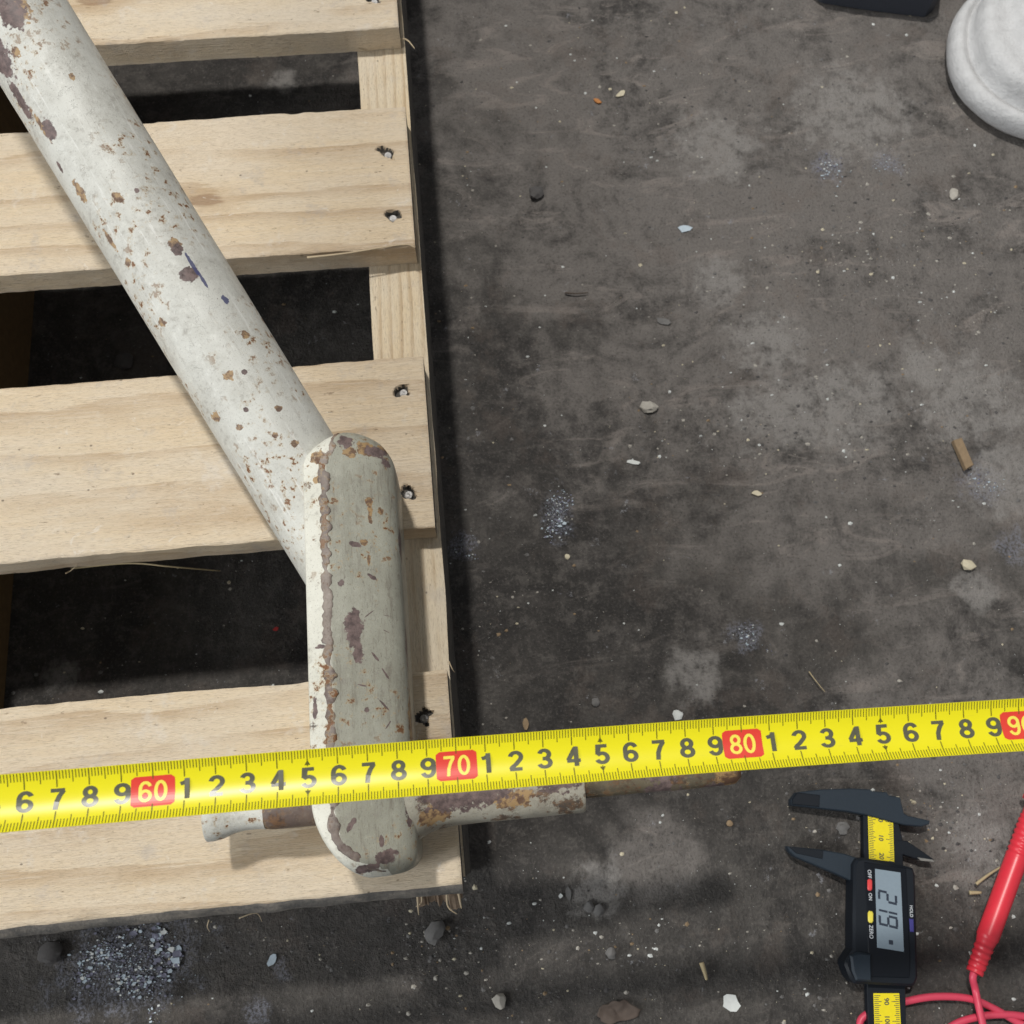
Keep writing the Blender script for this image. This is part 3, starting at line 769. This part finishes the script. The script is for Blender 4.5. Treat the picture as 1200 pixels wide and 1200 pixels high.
sj = slab('sliding_jaw', q6([(138, 550), (385, 575), (540, 603), (625, 632), (640, 700), (604, 802), (480, 745), (190, 622), (150, 580)], .95), .25, .95, M['grey_plastic'], .06)
slab('jaw_tip', q6([(145, 553), (390, 580), (384, 640), (200, 600)], .99), .3, .99, M['black_plastic'], .03, sj)
ij = slab('inner_jaw', q6([(890, 500), (985, 515), (1050, 560), (1165, 640), (1170, 660), (1060, 645), (950, 610), (890, 640)], .8), .25, .8, M['black_plastic'], .05)
slab('jaw_tip', q6([(1050, 628), (1160, 645), (1172, 660), (1075, 652)], .84), .3, .84, M['steel_tip'], .01, ij)
# yellow scale, both sides of the slider
def label_strip(px4, a0, tag_):
    z = .795
    c = [P(900+a/4, 900+b/4, z) for a, b in px4]          # NW, NE, SE, SW
    o = slab('scale_label', [p.to_2d() for p in c], .76, z, M['cal_yellow'], .0)
    W = (c[1]-c[0]); H = (c[3]-c[0]); Ln = H.length; u = W.normalized(); vdir = H.normalized()
    m = MB(); k = 0
    while k*.1 < Ln-.05:
        y = .12 + k*.1; ln = .26 if k % 5 else .36
        if k % 10 == 3: ln = .42
        if y > Ln-.02: break
        for s_, side in ((c[0], 1), (c[1], -1)):
            ww = .018
            b0 = s_ + vdir*y + u*side*.03
            pv = [b0 - vdir*ww, b0 + vdir*ww, b0 + vdir*ww + u*side*ln, b0 - vdir*ww + u*side*ln]
            if side == -1 and k % 10 != 3: pv = [b0 - vdir*ww, b0 + vdir*ww, b0 + vdir*ww + u*side*(ln*.8), b0 - vdir*ww + u*side*(ln*.8)]
            m.add([(p.x, p.y, z+.004) for p in pv], [(0, 1, 2, 3)])
        k += 1
    tk = m.build('scale_ticks', M['ink'], None); put(tk, o); fix_normals(tk); tk['kind'] = 'stuff'
    for k in range(int(Ln)+1):
        y = .42 + k
        if y > Ln-.05: break
        gv, gf = glyphs(str(a0+k*10), .28, .03, 1.0)
        base = (c[0]+c[1])*.5 + vdir*y
        # the print reads downwards: letter tops point right
        nm = obj('numeral', [(base + vdir*gx + u*gy).to_tuple()[:2] + (z+.005,) for gx, gy in gv], gf, M['ink'], None); put(nm, o); fix_normals(nm)
label_strip([(468, 202), (585, 222), (592, 440), (474, 425)], 0, 'a')
label_strip([(494, 1056), (615, 1056), (624, 1230), (500, 1230)], 90, 'b')
body = slab('slider_body', q4([(404, 452), (420, 425), (455, 420), (660, 462), (682, 470), (692, 500), (704, 985), (690, 1018), (670, 1024), (410, 1012), (385, 985), (362, 925), (364, 905), (400, 850), (400, 700)], 1.55), .2, 1.55, M['black_plastic'], .14)
slab('face_plate', q4([(452, 440), (648, 470), (668, 905), (664, 985), (478, 980), (470, 860)], 1.60), 1.50, 1.60, M['black_gloss'], .05, body)
slab('thumb_grip', q4([(388, 880), (425, 862), (484, 872), (488, 1002), (415, 998), (396, 950)], 1.72), 1.4, 1.72, M['grey_plastic'], .12, body)
zl = 1.625
cz = [P(900+a/4, 900+b/4, zl) for a, b in ((502, 472), (622, 490), (638, 862), (512, 842))]
lcd = slab('display', [p.to_2d() for p in cz], 1.58, zl, M['lcd'], .015, body)
def bil(s, t):   # s: 0..1 downwards along the display, t: 0..1 left to right
    a = cz[0].lerp(cz[3], s); b = cz[1].lerp(cz[2], s); q = a.lerp(b, t); return (q.x, q.y, zl+.004)
SEG = {'2': 'abged', '1': 'bc', '9': 'abcdfg'}
def seg_digit(ch, s0, s1, t0, t1):
    # digit top points to the right edge of the display (t large); reading runs downwards (s)
    m = MB(); w_ = .125; sl_ = .14
    def r(u0, u1, v0, v1):
        def pt(u, v): return bil(s0+(s1-s0)*(u + sl_*(v-.5)), t0+(t1-t0)*v)
        m.add([pt(u0, v0), pt(u1, v0), pt(u1, v1), pt(u0, v1)], [(0, 1, 2, 3)])
    g = .03
    for c in SEG[ch]:
        if c == 'a': r(w_*1.6, 1-w_*1.6, 1-w_, 1)
        if c == 'g': r(w_*1.6, 1-w_*1.6, .5-w_/2, .5+w_/2)
        if c == 'd': r(w_*1.6, 1-w_*1.6, 0, w_)
        if c == 'f': r(0, w_*1.6, .5+g, 1-g)
        if c == 'b': r(1-w_*1.6, 1, .5+g, 1-g)
        if c == 'e': r(0, w_*1.6, g, .5-g)
        if c == 'c': r(1-w_*1.6, 1, g, .5-g)
    o = m.build('display_digit', M['lcd_seg'], None); put(o, lcd); fix_normals(o)
seg_digit('2', .27, .42, .08, .82); seg_digit('1', .41, .545, .08, .82); seg_digit('9', .57, .72, .08, .82)
m = MB(); m.add([bil(.88, .44), bil(.935, .44), bil(.935, .60), bil(.88, .60)], [(0, 1, 2, 3)]); o = m.build('display_mark', M['lcd_seg'], None); put(o, lcd); fix_normals(o)
def button(nm, px4, mat, z=1.70):
    c = [P(900+a/4, 900+b/4, z) for a, b in px4]
    slab(nm, [p.to_2d() for p in c], 1.5, z, mat, .05, body)
button('red_button', [(468, 528), (474, 520), (486, 522), (490, 530), (490, 568), (484, 576), (472, 574), (468, 566)], M['btn_red'])
button('yellow_button', [(470, 680), (476, 670), (490, 672), (495, 682), (495, 718), (489, 727), (477, 726), (471, 717)], M['btn_yellow'])
button('blue_button', [(664, 706), (684, 708), (686, 770), (668, 768)], M['btn_blue'], 1.63)
def body_text(txt, x, y, h, dx=.0):
    c = P(900+x/4, 900+y/4, 1.64); u = (P(900+(x+40)/4, 900+(y+4)/4, 1.64)-c).normalized(); vd = (P(900+(x+2)/4, 900+(y+60)/4, 1.64)-c).normalized()
    gv, gf = glyphs(txt, h, .01, .9)
    o = obj('button_text', [tuple((c+vd*gx+u*gy))[:2] + (1.612,) for gx, gy in gv], gf, M['white_print'], None); put(o, body); fix_normals(o)
body_text('OFF', 477, 497, .21); body_text('ON', 481, 603, .20); body_text('ZERO', 485, 768, .22); body_text('HOLD', 673, 672, .18)

# ------------------------------------------------------------------ red test lead
M['red_rubber'] = m_plain('red_rubber', (.70, .035, .055), .34, .10, .06, 3)
M['red_cable'] = m_plain('red_cable', (.64, .06, .11), .42, .10, .05, 3)
lead = thing('test_lead', P(1165, 1080, 0), 'red test probe with ridged handle and looping cable beside the caliper', 'test probe')
ha = P(1142, 1140, .9); hb = P(1215, 940, 1.1); hd = (hb-ha); hl = hd.length; hd.normalize()
prof = []
n = 120
for i in range(n+1):
    t = i/n*hl
    r = .62
    if t < 1.7:
        r = .48 + .10*t/1.7 + (.045 if (t % .34) < .19 else -.02)
    elif t < 2.1: r = .58 + .08*(t-1.7)/.4
    elif t < hl-3.6: r = .70
    elif t < hl-1.0: r = .66 + (.055 if ((t-hl) % .36) < .2 else -.02)
    else: r = .62
    prof.append((t, r*.86))
v, f = tube([ha+hd*t for t, r in prof], [r for t, r in prof], 28); hnd = obj('handle', v, f, M['red_rubber'], lead); auto_smooth(hnd, 40)
v, f = tube([ha+hd*(hl-.02), ha+hd*(hl+.15), ha+hd*(hl+.2), ha+hd*(hl+1.2)], [.8, .8, .45, .4], 24); gd = obj('finger_guard', v, f, M['red_rubber'], lead); auto_smooth(gd, 40)
v, f = tube([ha+hd*(hl+1.1), ha+hd*(hl+2.6), ha+hd*(hl+2.9)], [.1, .1, .01], 12); obj('probe_tip', v, f, M['zinc'], lead, True)
cp = [ha+hd*.4, ha-hd*.25, P(1143, 1160, .55), P(1147, 1180, .75), P(1152, 1205, .8), P(1150, 1235, .5), P(1110, 1262, .3), P(1060, 1250, .3), P(1010, 1206, .3), P(1020, 1186, .28), P(1060, 1174, .32), P(1095, 1168, .32), P(1135, 1170, .30), P(1165, 1182, .30), P(1195, 1199, .3), P(1235, 1215, .7), P(1260, 1230, .7), P(1250, 1205, .3), P(1215, 1194, .3), P(1180, 1189, .35), P(1145, 1192, .3), P(1115, 1203, .3), P(1090, 1230, .3), P(1100, 1290, .3)]
v, f = tube(spline(cp, 8), .20, 14); cb = obj('cable', v, f, M['red_cable'], lead, True)

# ------------------------------------------------------------------ white stepped base and dark block at the top right
def m_white():
    t = NT('worn_white_plastic'); n = t.noise(scale=.8, detail=6, rough=.65); g = t.noise(scale=5, detail=5, rough=.7)
    c = t.mix(t.ramp(n, .35, .75), (.62, .62, .62), (.52, .52, .52))
    c = t.mix(t.math('MULTIPLY', t.ramp(g, .55, .75), .35), c, (.40, .385, .37))
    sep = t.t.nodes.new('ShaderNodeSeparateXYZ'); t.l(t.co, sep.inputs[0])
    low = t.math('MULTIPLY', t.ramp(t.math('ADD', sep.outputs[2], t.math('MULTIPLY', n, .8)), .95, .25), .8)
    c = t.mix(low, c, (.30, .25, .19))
    h = t.math('ADD', t.math('MULTIPLY', n, 1.0), t.math('MULTIPLY', g, .4))
    return t.out(c, .5, 0, t.bump(h, .9, .2), .35)
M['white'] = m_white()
ce = P(1222, 62, 0) + Vector((1.15, -2.2, 0)); L = []
for sx, sz in ((.92, .0), (.975, .15), (1.0, .6), (1.005, 1.2), (1.0, 1.7), (.985, 2.05), (.965, 2.2), (.945, 2.15), (.932, 1.95), (.922, 1.9), (.912, 2.1), (.905, 2.9), (.895, 3.5), (.875, 3.9), (.845, 4.05), (.815, 4.0), (.79, 3.98), (.77, 4.0), (.75, 4.15), (.72, 4.6), (.68, 5.0), (.62, 5.3), (.4, 5.7), (.02, 5.9)):
    lp = []
    for k in range(72):
        a = 2*pi*k/72; ex = 2.35
        cx, cy = cos(a), sin(a); rr = 1/((abs(cx)**ex + abs(cy)**ex)**(1/ex))
        lp.append((ce.x + cx*rr*sx*9.6 + (1-sx)*4.2, ce.y + cy*rr*sx*7.8 + (1-sx)*3.6, sz + .07*fb(cx*sx*5, cy*sx*5, sz, 1, 4)))
    L.append(lp)
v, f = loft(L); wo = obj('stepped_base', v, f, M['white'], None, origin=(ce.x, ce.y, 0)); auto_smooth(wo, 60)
wo.rotation_euler = (0, 0, radians(-14))
tag(wo, 'white rounded base with two stepped ridges at the upper right', 'base')
M['navy'] = m_plain('dark_navy_plastic', (.035, .041, .055), .5, .3, .3, 5)
pl = [P(a, b, 2.2).to_2d() for a, b in ((950, -40), (972, -22), (1030, -13), (1096, -5), (1106, -12), (1112, -70), (955, -85))]
v, f = prism([(p.x, p.y) for p in pl], .1, 2.2, .3); nb = obj('dark_block', v, f, M['navy'], None, origin=(*P(1040, -35, 0).to_2d(), 0)); auto_smooth(nb, 30)
tag(nb, 'dark navy plastic block left of the white base at the top', 'block')

# ------------------------------------------------------------------ debris
def stone(nm, px, py, size, flat, mat, label, cat, seed, stretch=(1, 1), rot=0, z=None, sub=2):
    bm = bmesh.new(); bmesh.ops.create_icosphere(bm, subdivisions=sub, radius=1.0); rg = random.Random(seed)
    off = Vector((rg.uniform(0, 90), rg.uniform(0, 90), rg.uniform(0, 90)))
    for v in bm.verts:
        d = v.co.normalized(); k = 1 + .38*noise.noise(d*1.3+off) + .16*noise.noise(d*3.5+off)
        # facet by quantising
        v.co = Vector((d.x*k*stretch[0], d.y*k*stretch[1], d.z*k*flat)) * size*.5
    zmin = min(v.co.z for v in bm.verts)
    p = P(px, py, size*.2*flat); gz = fz(p.x, p.y) if z is None else z
    c, s_ = cos(rot), sin(rot)
    vs_ = [(p.x + v.co.x*c - v.co.y*s_, p.y + v.co.x*s_ + v.co.y*c, gz + v.co.z - zmin - size*flat*.06) for v in bm.verts]
    fs_ = [tuple(v.index for v in f.verts) for f in bm.faces]; bm.free()
    o = obj(nm, vs_, fs_, mat, None, False, None, (p.x, p.y, gz)); tag(o, label, cat); auto_smooth(o, 28); return o
def flake(nm, px, py, lx, ly, th, mat, label, cat, seed, rot=0, curl=.0, n=9):
    rg = random.Random(seed); p = P(px, py, .1); gz = fz(p.x, p.y)+.03
    top = []
    for k in range(n):
        a = 2*pi*k/n + rg.uniform(-.2, .2); r = rg.uniform(.72, 1.1); x = cos(a)*lx/2*r; y = sin(a)*ly/2*r
        X = p.x + x*cos(rot) - y*sin(rot); Y = p.y + x*sin(rot) + y*cos(rot)
        top.append((X, Y, gz + th + curl*(x/lx*2)**2 + rg.uniform(0, th*.5)))
    bot = [(q[0], q[1], q[2]-th) for q in top]
    c1 = (p.x, p.y, gz+th*1.1); c0 = (p.x, p.y, gz)
    v = bot + top + [c0, c1]; f = []
    for k in range(n):
        j = (k+1) % n; f += [(k, j, n+j, n+k), (n+k, n+j, 2*n+1), (j, k, 2*n)]
    o = obj(nm, v, f, mat, None, False, None, (p.x, p.y, gz)); tag(o, label, cat); return fix_normals(o)
M['pale_stone'] = m_plain('pale_mortar', (.40, .375, .33), .9, .25, .8, 5)
M['cream'] = m_plain('cream_chip', (.58, .52, .38), .8, .2, .5, 6)
M['whiteflake'] = m_plain('white_paint_flake', (.62, .64, .62), .7, .12, .3, 8)
M['blueflake'] = m_plain('pale_blue_flake', (.46, .54, .60), .7, .2, .3, 8)
M['grey_stone'] = m_plain('dark_grey_stone', (.085, .08, .078), .9, .3, .8, 5)
M['mid_stone'] = m_plain('grey_stone', (.15, .145, .14), .9, .3, .8, 5)
M['chipwood'] = m_plain('brown_wood_chip', (.26, .185, .11), .85, .3, .6, 4)
M['orange'] = m_plain('orange_chip', (.48, .20, .06), .8, .25, .4, 6)
M['brown'] = m_plain('dry_brown_scrap', (.085, .064, .052), .85, .3, .5, 3)
M['redspeck'] = m_plain('red_scrap', (.45, .03, .03), .6, .15, .2, 6)
M['straw'] = m_plain('straw', (.42, .34, .20), .75, .2, .2, 4)

stone('stone_chip', 760, 477, 1.15, .45, M['pale_stone'], 'pale angular stone chip in the middle of the open floor', 'stone', 1, (1.1, .8), -.3)
flake('paint_flake', 742, 541, .95, .34, .05, M['whiteflake'], 'narrow white flake just below the pale stone chip', 'flake', 2, -.25)
flake('leaf_scrap', 778, 376, 1.15, .55, .04, M['mid_stone'], 'grey pointed leaf scrap above the pale stone chip', 'leaf', 3, -.3, .12, 7)
flake('cream_chip', 888, 577, .85, .38, .10, M['cream'], 'cream oblong chip right of the pale stone chip', 'chip', 4, -.3)
p_ = [P(1117, 516, .35), P(1127, 513, .35), P(1141, 545, .35), P(1132, 550, .35)]
v, f = prism([(q.x, q.y) for q in p_], .02, .42, .06); o = obj('wood_chip', v, f, M['chipwood'], None, origin=(p_[0].x, p_[0].y, 0)); auto_smooth(o, 30); tag(o, 'brown rectangular wood chip near the right edge', 'wood chip')
stone('cream_stone', 1134, 662, 1.0, .55, M['cream'], 'cream three-sided stone chip below the wood chip', 'stone', 5, (1.1, .85), -.4, None, 1)
flake('orange_chip', 700, 117, .75, .38, .1, M['orange'], 'orange chip near the top of the floor', 'chip', 6, -.6)
flake('cream_flake', 728, 109, 1.0, .5, .08, M['cream'], 'cream ragged flake beside the orange chip', 'flake', 7, .6)
flake('pale_blue_flake', 803, 266, 1.1, .7, .03, M['blueflake'], 'pale blue flake in the dusty upper floor', 'flake', 8, .1)
stone('dark_stone', 60, 1117, 1.3, .5, M['grey_stone'], 'dark grey stone on the floor below the pallet at far left', 'stone', 9)
stone('grey_pebble', 510, 1092, 1.25, .6, M['mid_stone'], 'grey pebble under the splintered pallet corner', 'pebble', 10, (1.1, .8), .7)
flake('paint_flake', 318, 1125, .75, .5, .05, M['blueflake'], 'lone pale flake on the floor below the pallet', 'flake', 11, .9)
flake('paint_flake', 857, 1175, 1.2, .9, .06, M['whiteflake'], 'large off-white flake near the bottom edge of the floor', 'flake', 12, -.4)
stone('orange_pebble', 855, 965, .42, .6, M['chipwood'], 'small brown pebble beside the rod end', 'pebble', 13)
stone('grey_chip', 989, 970, .75, .5, M['mid_stone'], 'grey stone chip between the open caliper jaws', 'stone', 14)
flake('red_scrap', 323, 737, .4, .3, .03, M['redspeck'], 'tiny red scrap on the floor under the pallet', 'scrap', 15)
flake('wood_chip', 616, 848, .45, .8, .12, M['chipwood'], 'small brown wood chip just above the tape beside the pallet', 'wood chip', 16)
stone('pale_pebble', 794, 838, .6, .5, M['whiteflake'], 'small white chip touching the upper tape edge on the floor', 'chip', 17)
stone('pebble', 690, 1063, .6, .7, M['mid_stone'], 'left one of two dark pebbles below the sleeve end', 'pebble', 18)
stone('pebble', 701, 1067, .65, .6, M['mid_stone'], 'right one of two dark pebbles below the sleeve end', 'pebble', 19)
flake('paint_flake', 666, 1047, .4, .8, .06, M['mid_stone'], 'upright grey flake above the two dark pebbles', 'flake', 20)
flake('paint_flake', 657, 1050, .3, .3, .06, M['whiteflake'], 'tiny white flake left of the two dark pebbles', 'flake', 21)
p0 = P(722, 1186, .1); vv = []; fc = []
for i in range(9):
    for k in range(28):
        a = 2*pi*k/28; r = i/8*(1 + .35*fb(cos(a)*1.5, sin(a)*1.5, 4, 1, 3)); x = cos(a)*r*1.15; y = sin(a)*r*.6
        vv.append((p0.x+x, p0.y+y, fz(p0.x+x, p0.y+y) + .12 + .30*abs(fb(x, y, 2, .9, 3)) + .25*r*r*max(0, nz(x, y, 7, .8))))
for i in range(8):
    for k in range(28): fc.append((i*28+k, (i+1)*28+k, (i+1)*28+(k+1) % 28, i*28+(k+1) % 28))
n_ = len(vv); vv += [(q[0], q[1], q[2]-.04) for q in vv]; fc += [tuple(n_+q for q in reversed(f_)) for f_ in fc]
fc += [(8*28+k, n_+8*28+k, n_+8*28+(k+1) % 28, 8*28+(k+1) % 28) for k in range(28)]
o = obj('brown_scrap', vv, fc, M['brown'], None, True, None, (p0.x, p0.y, 0)); tag(o, 'crumpled brown scrap at the bottom edge of the floor', 'scrap')
stone('dark_pebble', 716, 1117, .6, .7, M['mid_stone'], 'dark pebble above the crumpled brown scrap', 'pebble', 23)
stone('pale_pebble', 585, 1173, .8, .6, M['pale_stone'], 'pale grey pebble at the bottom, right of the pallet corner', 'pebble', 24)
stone('dark_stone', 628, 227, 1.1, .5, M['grey_stone'], 'dark brown stone near the upper pallet side', 'stone', 25)
stone('dark_stone', 146, 424, 1.3, .6, M['grey_stone'], 'dark stone lying on the floor in the second slat gap', 'stone', 26)
stone('grey_chip', 1118, 228, .9, .5, M['pale_stone'], 'grey beige stone chip below the white base', 'stone', 27, (.8, 1.1))
stone('grey_chip', 665, 652, .35, .5, M['cream'], 'tiny cream grain left of the blue flakes', 'grain', 28)
stone('grey_chip', 698, 823, .55, .5, M['mid_stone'], 'grey grain above the tape, right of the wood chip', 'grain', 29)
def twig(nm, pts, r, mat, label, cat):
    p = spline(pts, 6); v, f = tube(p, [r*(1-.5*i/len(p)) for i in range(len(p))], 7)
    o = obj(nm, v, f, mat, None, True, None, p[0]); tag(o, label, cat); return o
twig('twig', [P(1144, 1036, .2), P(1160, 1024, .3), P(1180, 1012, .2)], .10, M['straw'], 'short straw stalk left of the red probe handle', 'straw')
twig('twig', [P(1136, 1046, .15), P(1150, 1046, .2)], .13, M['straw'], 'stubby straw piece under the longer stalk near the probe', 'straw')
twig('twig', [P(822, 1128, .2), P(826, 1140, .2), P(828, 1148, .15)], .15, M['straw'], 'short pale splinter at the bottom of the open floor', 'splinter')
twig('twig', [P(948, 787, .1), P(957, 799, .15), P(967, 811, .1)], .04, M['straw'], 'thin pale hair of straw above the tape at right', 'straw')
twig('twig', [P(662, 343, .1), P(675, 344, .15), P(689, 343, .1)], .07, M['brown'], 'thin dark twig on the floor beside the pallet', 'twig')
twig('straw', [P(84, 666, 6.0), P(150, 660, 8.5), P(200, 664, 8.8), P(258, 669, 7.0)], .07, M['straw'], 'long straw stalk hanging in the third slat gap', 'straw')

# loose flakes of paint, swept together: nobody could count them
def heap(nm, spots, label, seed, mats):
    rg = random.Random(seed); m = MB()
    for px, py, sx, sy, cnt, smin, smax in spots:
        for i in range(cnt):
            a = px + rg.gauss(0, 1)*sx; b = py + rg.gauss(0, 1)*sy
            p = P(a, b, 0); g = fz(p.x, p.y)
            s_ = smin*(smax/smin)**(rg.random()**2.2); k = rg.choice((4, 5, 6)); rot = rg.uniform(0, 6.28); tx, ty_ = rg.uniform(-.5, .5), rg.uniform(-.5, .5)
            v = []
            for j in range(k):
                t = rot + 2*pi*j/k; r = s_*rg.uniform(.5, 1.0); x, y = r*cos(t), r*sin(t)*.7
                v.append((p.x+x, p.y+y, g + .05 + abs(x*tx) + abs(y*ty_)))
            v += [(q[0], q[1], q[2]-.04) for q in v]
            f = [tuple(range(k)), tuple(range(2*k-1, k-1, -1))] + [(j, j+k, (j+1) % k+k, (j+1) % k) for j in range(k)]
            m.add(v, f, rg.choices(range(len(mats)), weights=[5, 3, 2, 4][:len(mats)])[0])
    o = m.build(nm, mats); fix_normals(o); o['kind'] = 'stuff'; o['label'] = label; o['category'] = 'flakes'; return o
M['fl_violet'] = m_plain('grey_violet_flake', (.17, .17, .23), .7, .2, .2, 8)
fm = [M['blueflake'], M['fl_violet'], M['whiteflake'], M['fl_violet']]
heap('paint_flakes', [(125, 1120, 15, 9, 420, .018, .15), (100, 1142, 8, 10, 80, .04, .2), (160, 1150, 16, 10, 360, .025, .17), (190, 1115, 8, 18, 110, .05, .26), (150, 1128, 28, 20, 420, .02, .09), (206, 1118, 2, 6, 8, .25, .45), (186, 1096, 4, 3, 6, .2, .35), (156, 1092, 5, 2, 6, .15, .3), (180, 1188, 5, 12, 40, .03, .13)], 'heap of pale blue paint flakes swept against the pallet foot', 31, fm)
heap('paint_flakes', [(655, 600, 7, 9, 190, .02, .13), (648, 622, 5, 9, 70, .03, .13), (660, 585, 8, 6, 50, .03, .12), (657, 612, 2, 2, 4, .2, .34)], 'small patch of white-blue flakes on the floor right of the pallet', 32, fm)
heap('paint_flakes', [(972, 195, 7, 7, 60, .04, .16), (1040, 190, 9, 7, 40, .03, .12), (985, 205, 9, 5, 20, .03, .12)], 'pale flakes on the dusty floor left of the white base', 33, fm)
heap('paint_flakes', [(876, 743, 5, 8, 45, .03, .12), (900, 760, 4, 4, 12, .03, .1)], 'faint pale blue flakes on the dark floor above the tape', 34, fm)
heap('paint_flakes', [(1150, 560, 9, 8, 50, .03, .14), (1165, 570, 8, 5, 30, .03, .12)], 'pale blue flakes around the brown wood chip', 35, fm)
heap('paint_flakes', [(540, 640, 9, 8, 40, .02, .08), (552, 650, 3, 3, 8, .05, .14)], 'dusting of white flakes against the pallet side', 36, fm)

# grit scattered over the whole floor
rg = random.Random(77); m = MB()
gm = [M['whiteflake'], M['pale_stone'], M['mid_stone'], M['chipwood'], M['cream'], M['grey_stone']]
def grain(px, py, s_, mi_):
    p = P(px, py, 0); g = fz(p.x, p.y); k = 5; rot = rg.uniform(0, 6.28); st_ = rg.uniform(.5, 1)
    ring = [(p.x + s_*cos(rot+2*pi*j/k)*rg.uniform(.7, 1.1), p.y + s_*sin(rot+2*pi*j/k)*st_*rg.uniform(.7, 1.1), g + s_*rg.uniform(-.25, .15)) for j in range(k)]
    v = ring + [(p.x+rg.uniform(-.3, .3)*s_, p.y+rg.uniform(-.3, .3)*s_, g + s_*rg.uniform(.35, .7)), (p.x, p.y, g-.05)]
    f = []
    for j in range(k): f += [(j, (j+1) % k, k), ((j+1) % k, j, k+1)]
    m.add(v, f, mi_)
for i in range(17000):
    px = rg.uniform(-60, 1300); py = rg.uniform(-120, 1320)
    dens = .12 + .75*sst(-.1, .55, fb(px, py, 0, .009, 4)) + .12*(px > 850)
    if rg.random() > dens: continue
    s_ = .022*(9.0 ** (rg.random()**3.2))
    grain(px, py, s_, rg.choices(range(6), weights=[3.4, 3, 4, 1.0, 1.6, 5])[0])
# crumbs of dirt in drifts
for cx, cy, sx, sy, cnt in ((700, 1120, 90, 40, 260), (520, 1120, 30, 35, 160), (880, 520, 90, 25, 200), (1000, 300, 50, 30, 220), (850, 490, 25, 10, 60), (1060, 960, 40, 25, 200), (770, 510, 15, 20, 60), (1150, 1040, 40, 40, 120), (760, 120, 80, 40, 140), (1120, 250, 60, 60, 200), (1000, 1170, 60, 30, 120), (548, 300, 6, 160, 160), (575, 800, 14, 90, 110), (330, 1110, 120, 12, 130), (180, 720, 90, 30, 80), (250, 390, 90, 20, 60), (950, 330, 130, 110, 650), (780, 110, 110, 70, 260), (1130, 440, 60, 90, 260), (1120, 920, 60, 50, 160)):
    for i in range(cnt):
        grain(cx+rg.gauss(0, 1)*sx, cy+rg.gauss(0, 1)*sy, .03*(7 ** (rg.random()**2.6)), rg.choices(range(6), weights=[1, 3, 4, 1, 1, 6])[0])
gr = m.build('floor_grit', gm); fix_normals(gr); gr['kind'] = 'stuff'; gr['label'] = 'fine grit and crumbs scattered over the dark floor'; gr['category'] = 'grit'
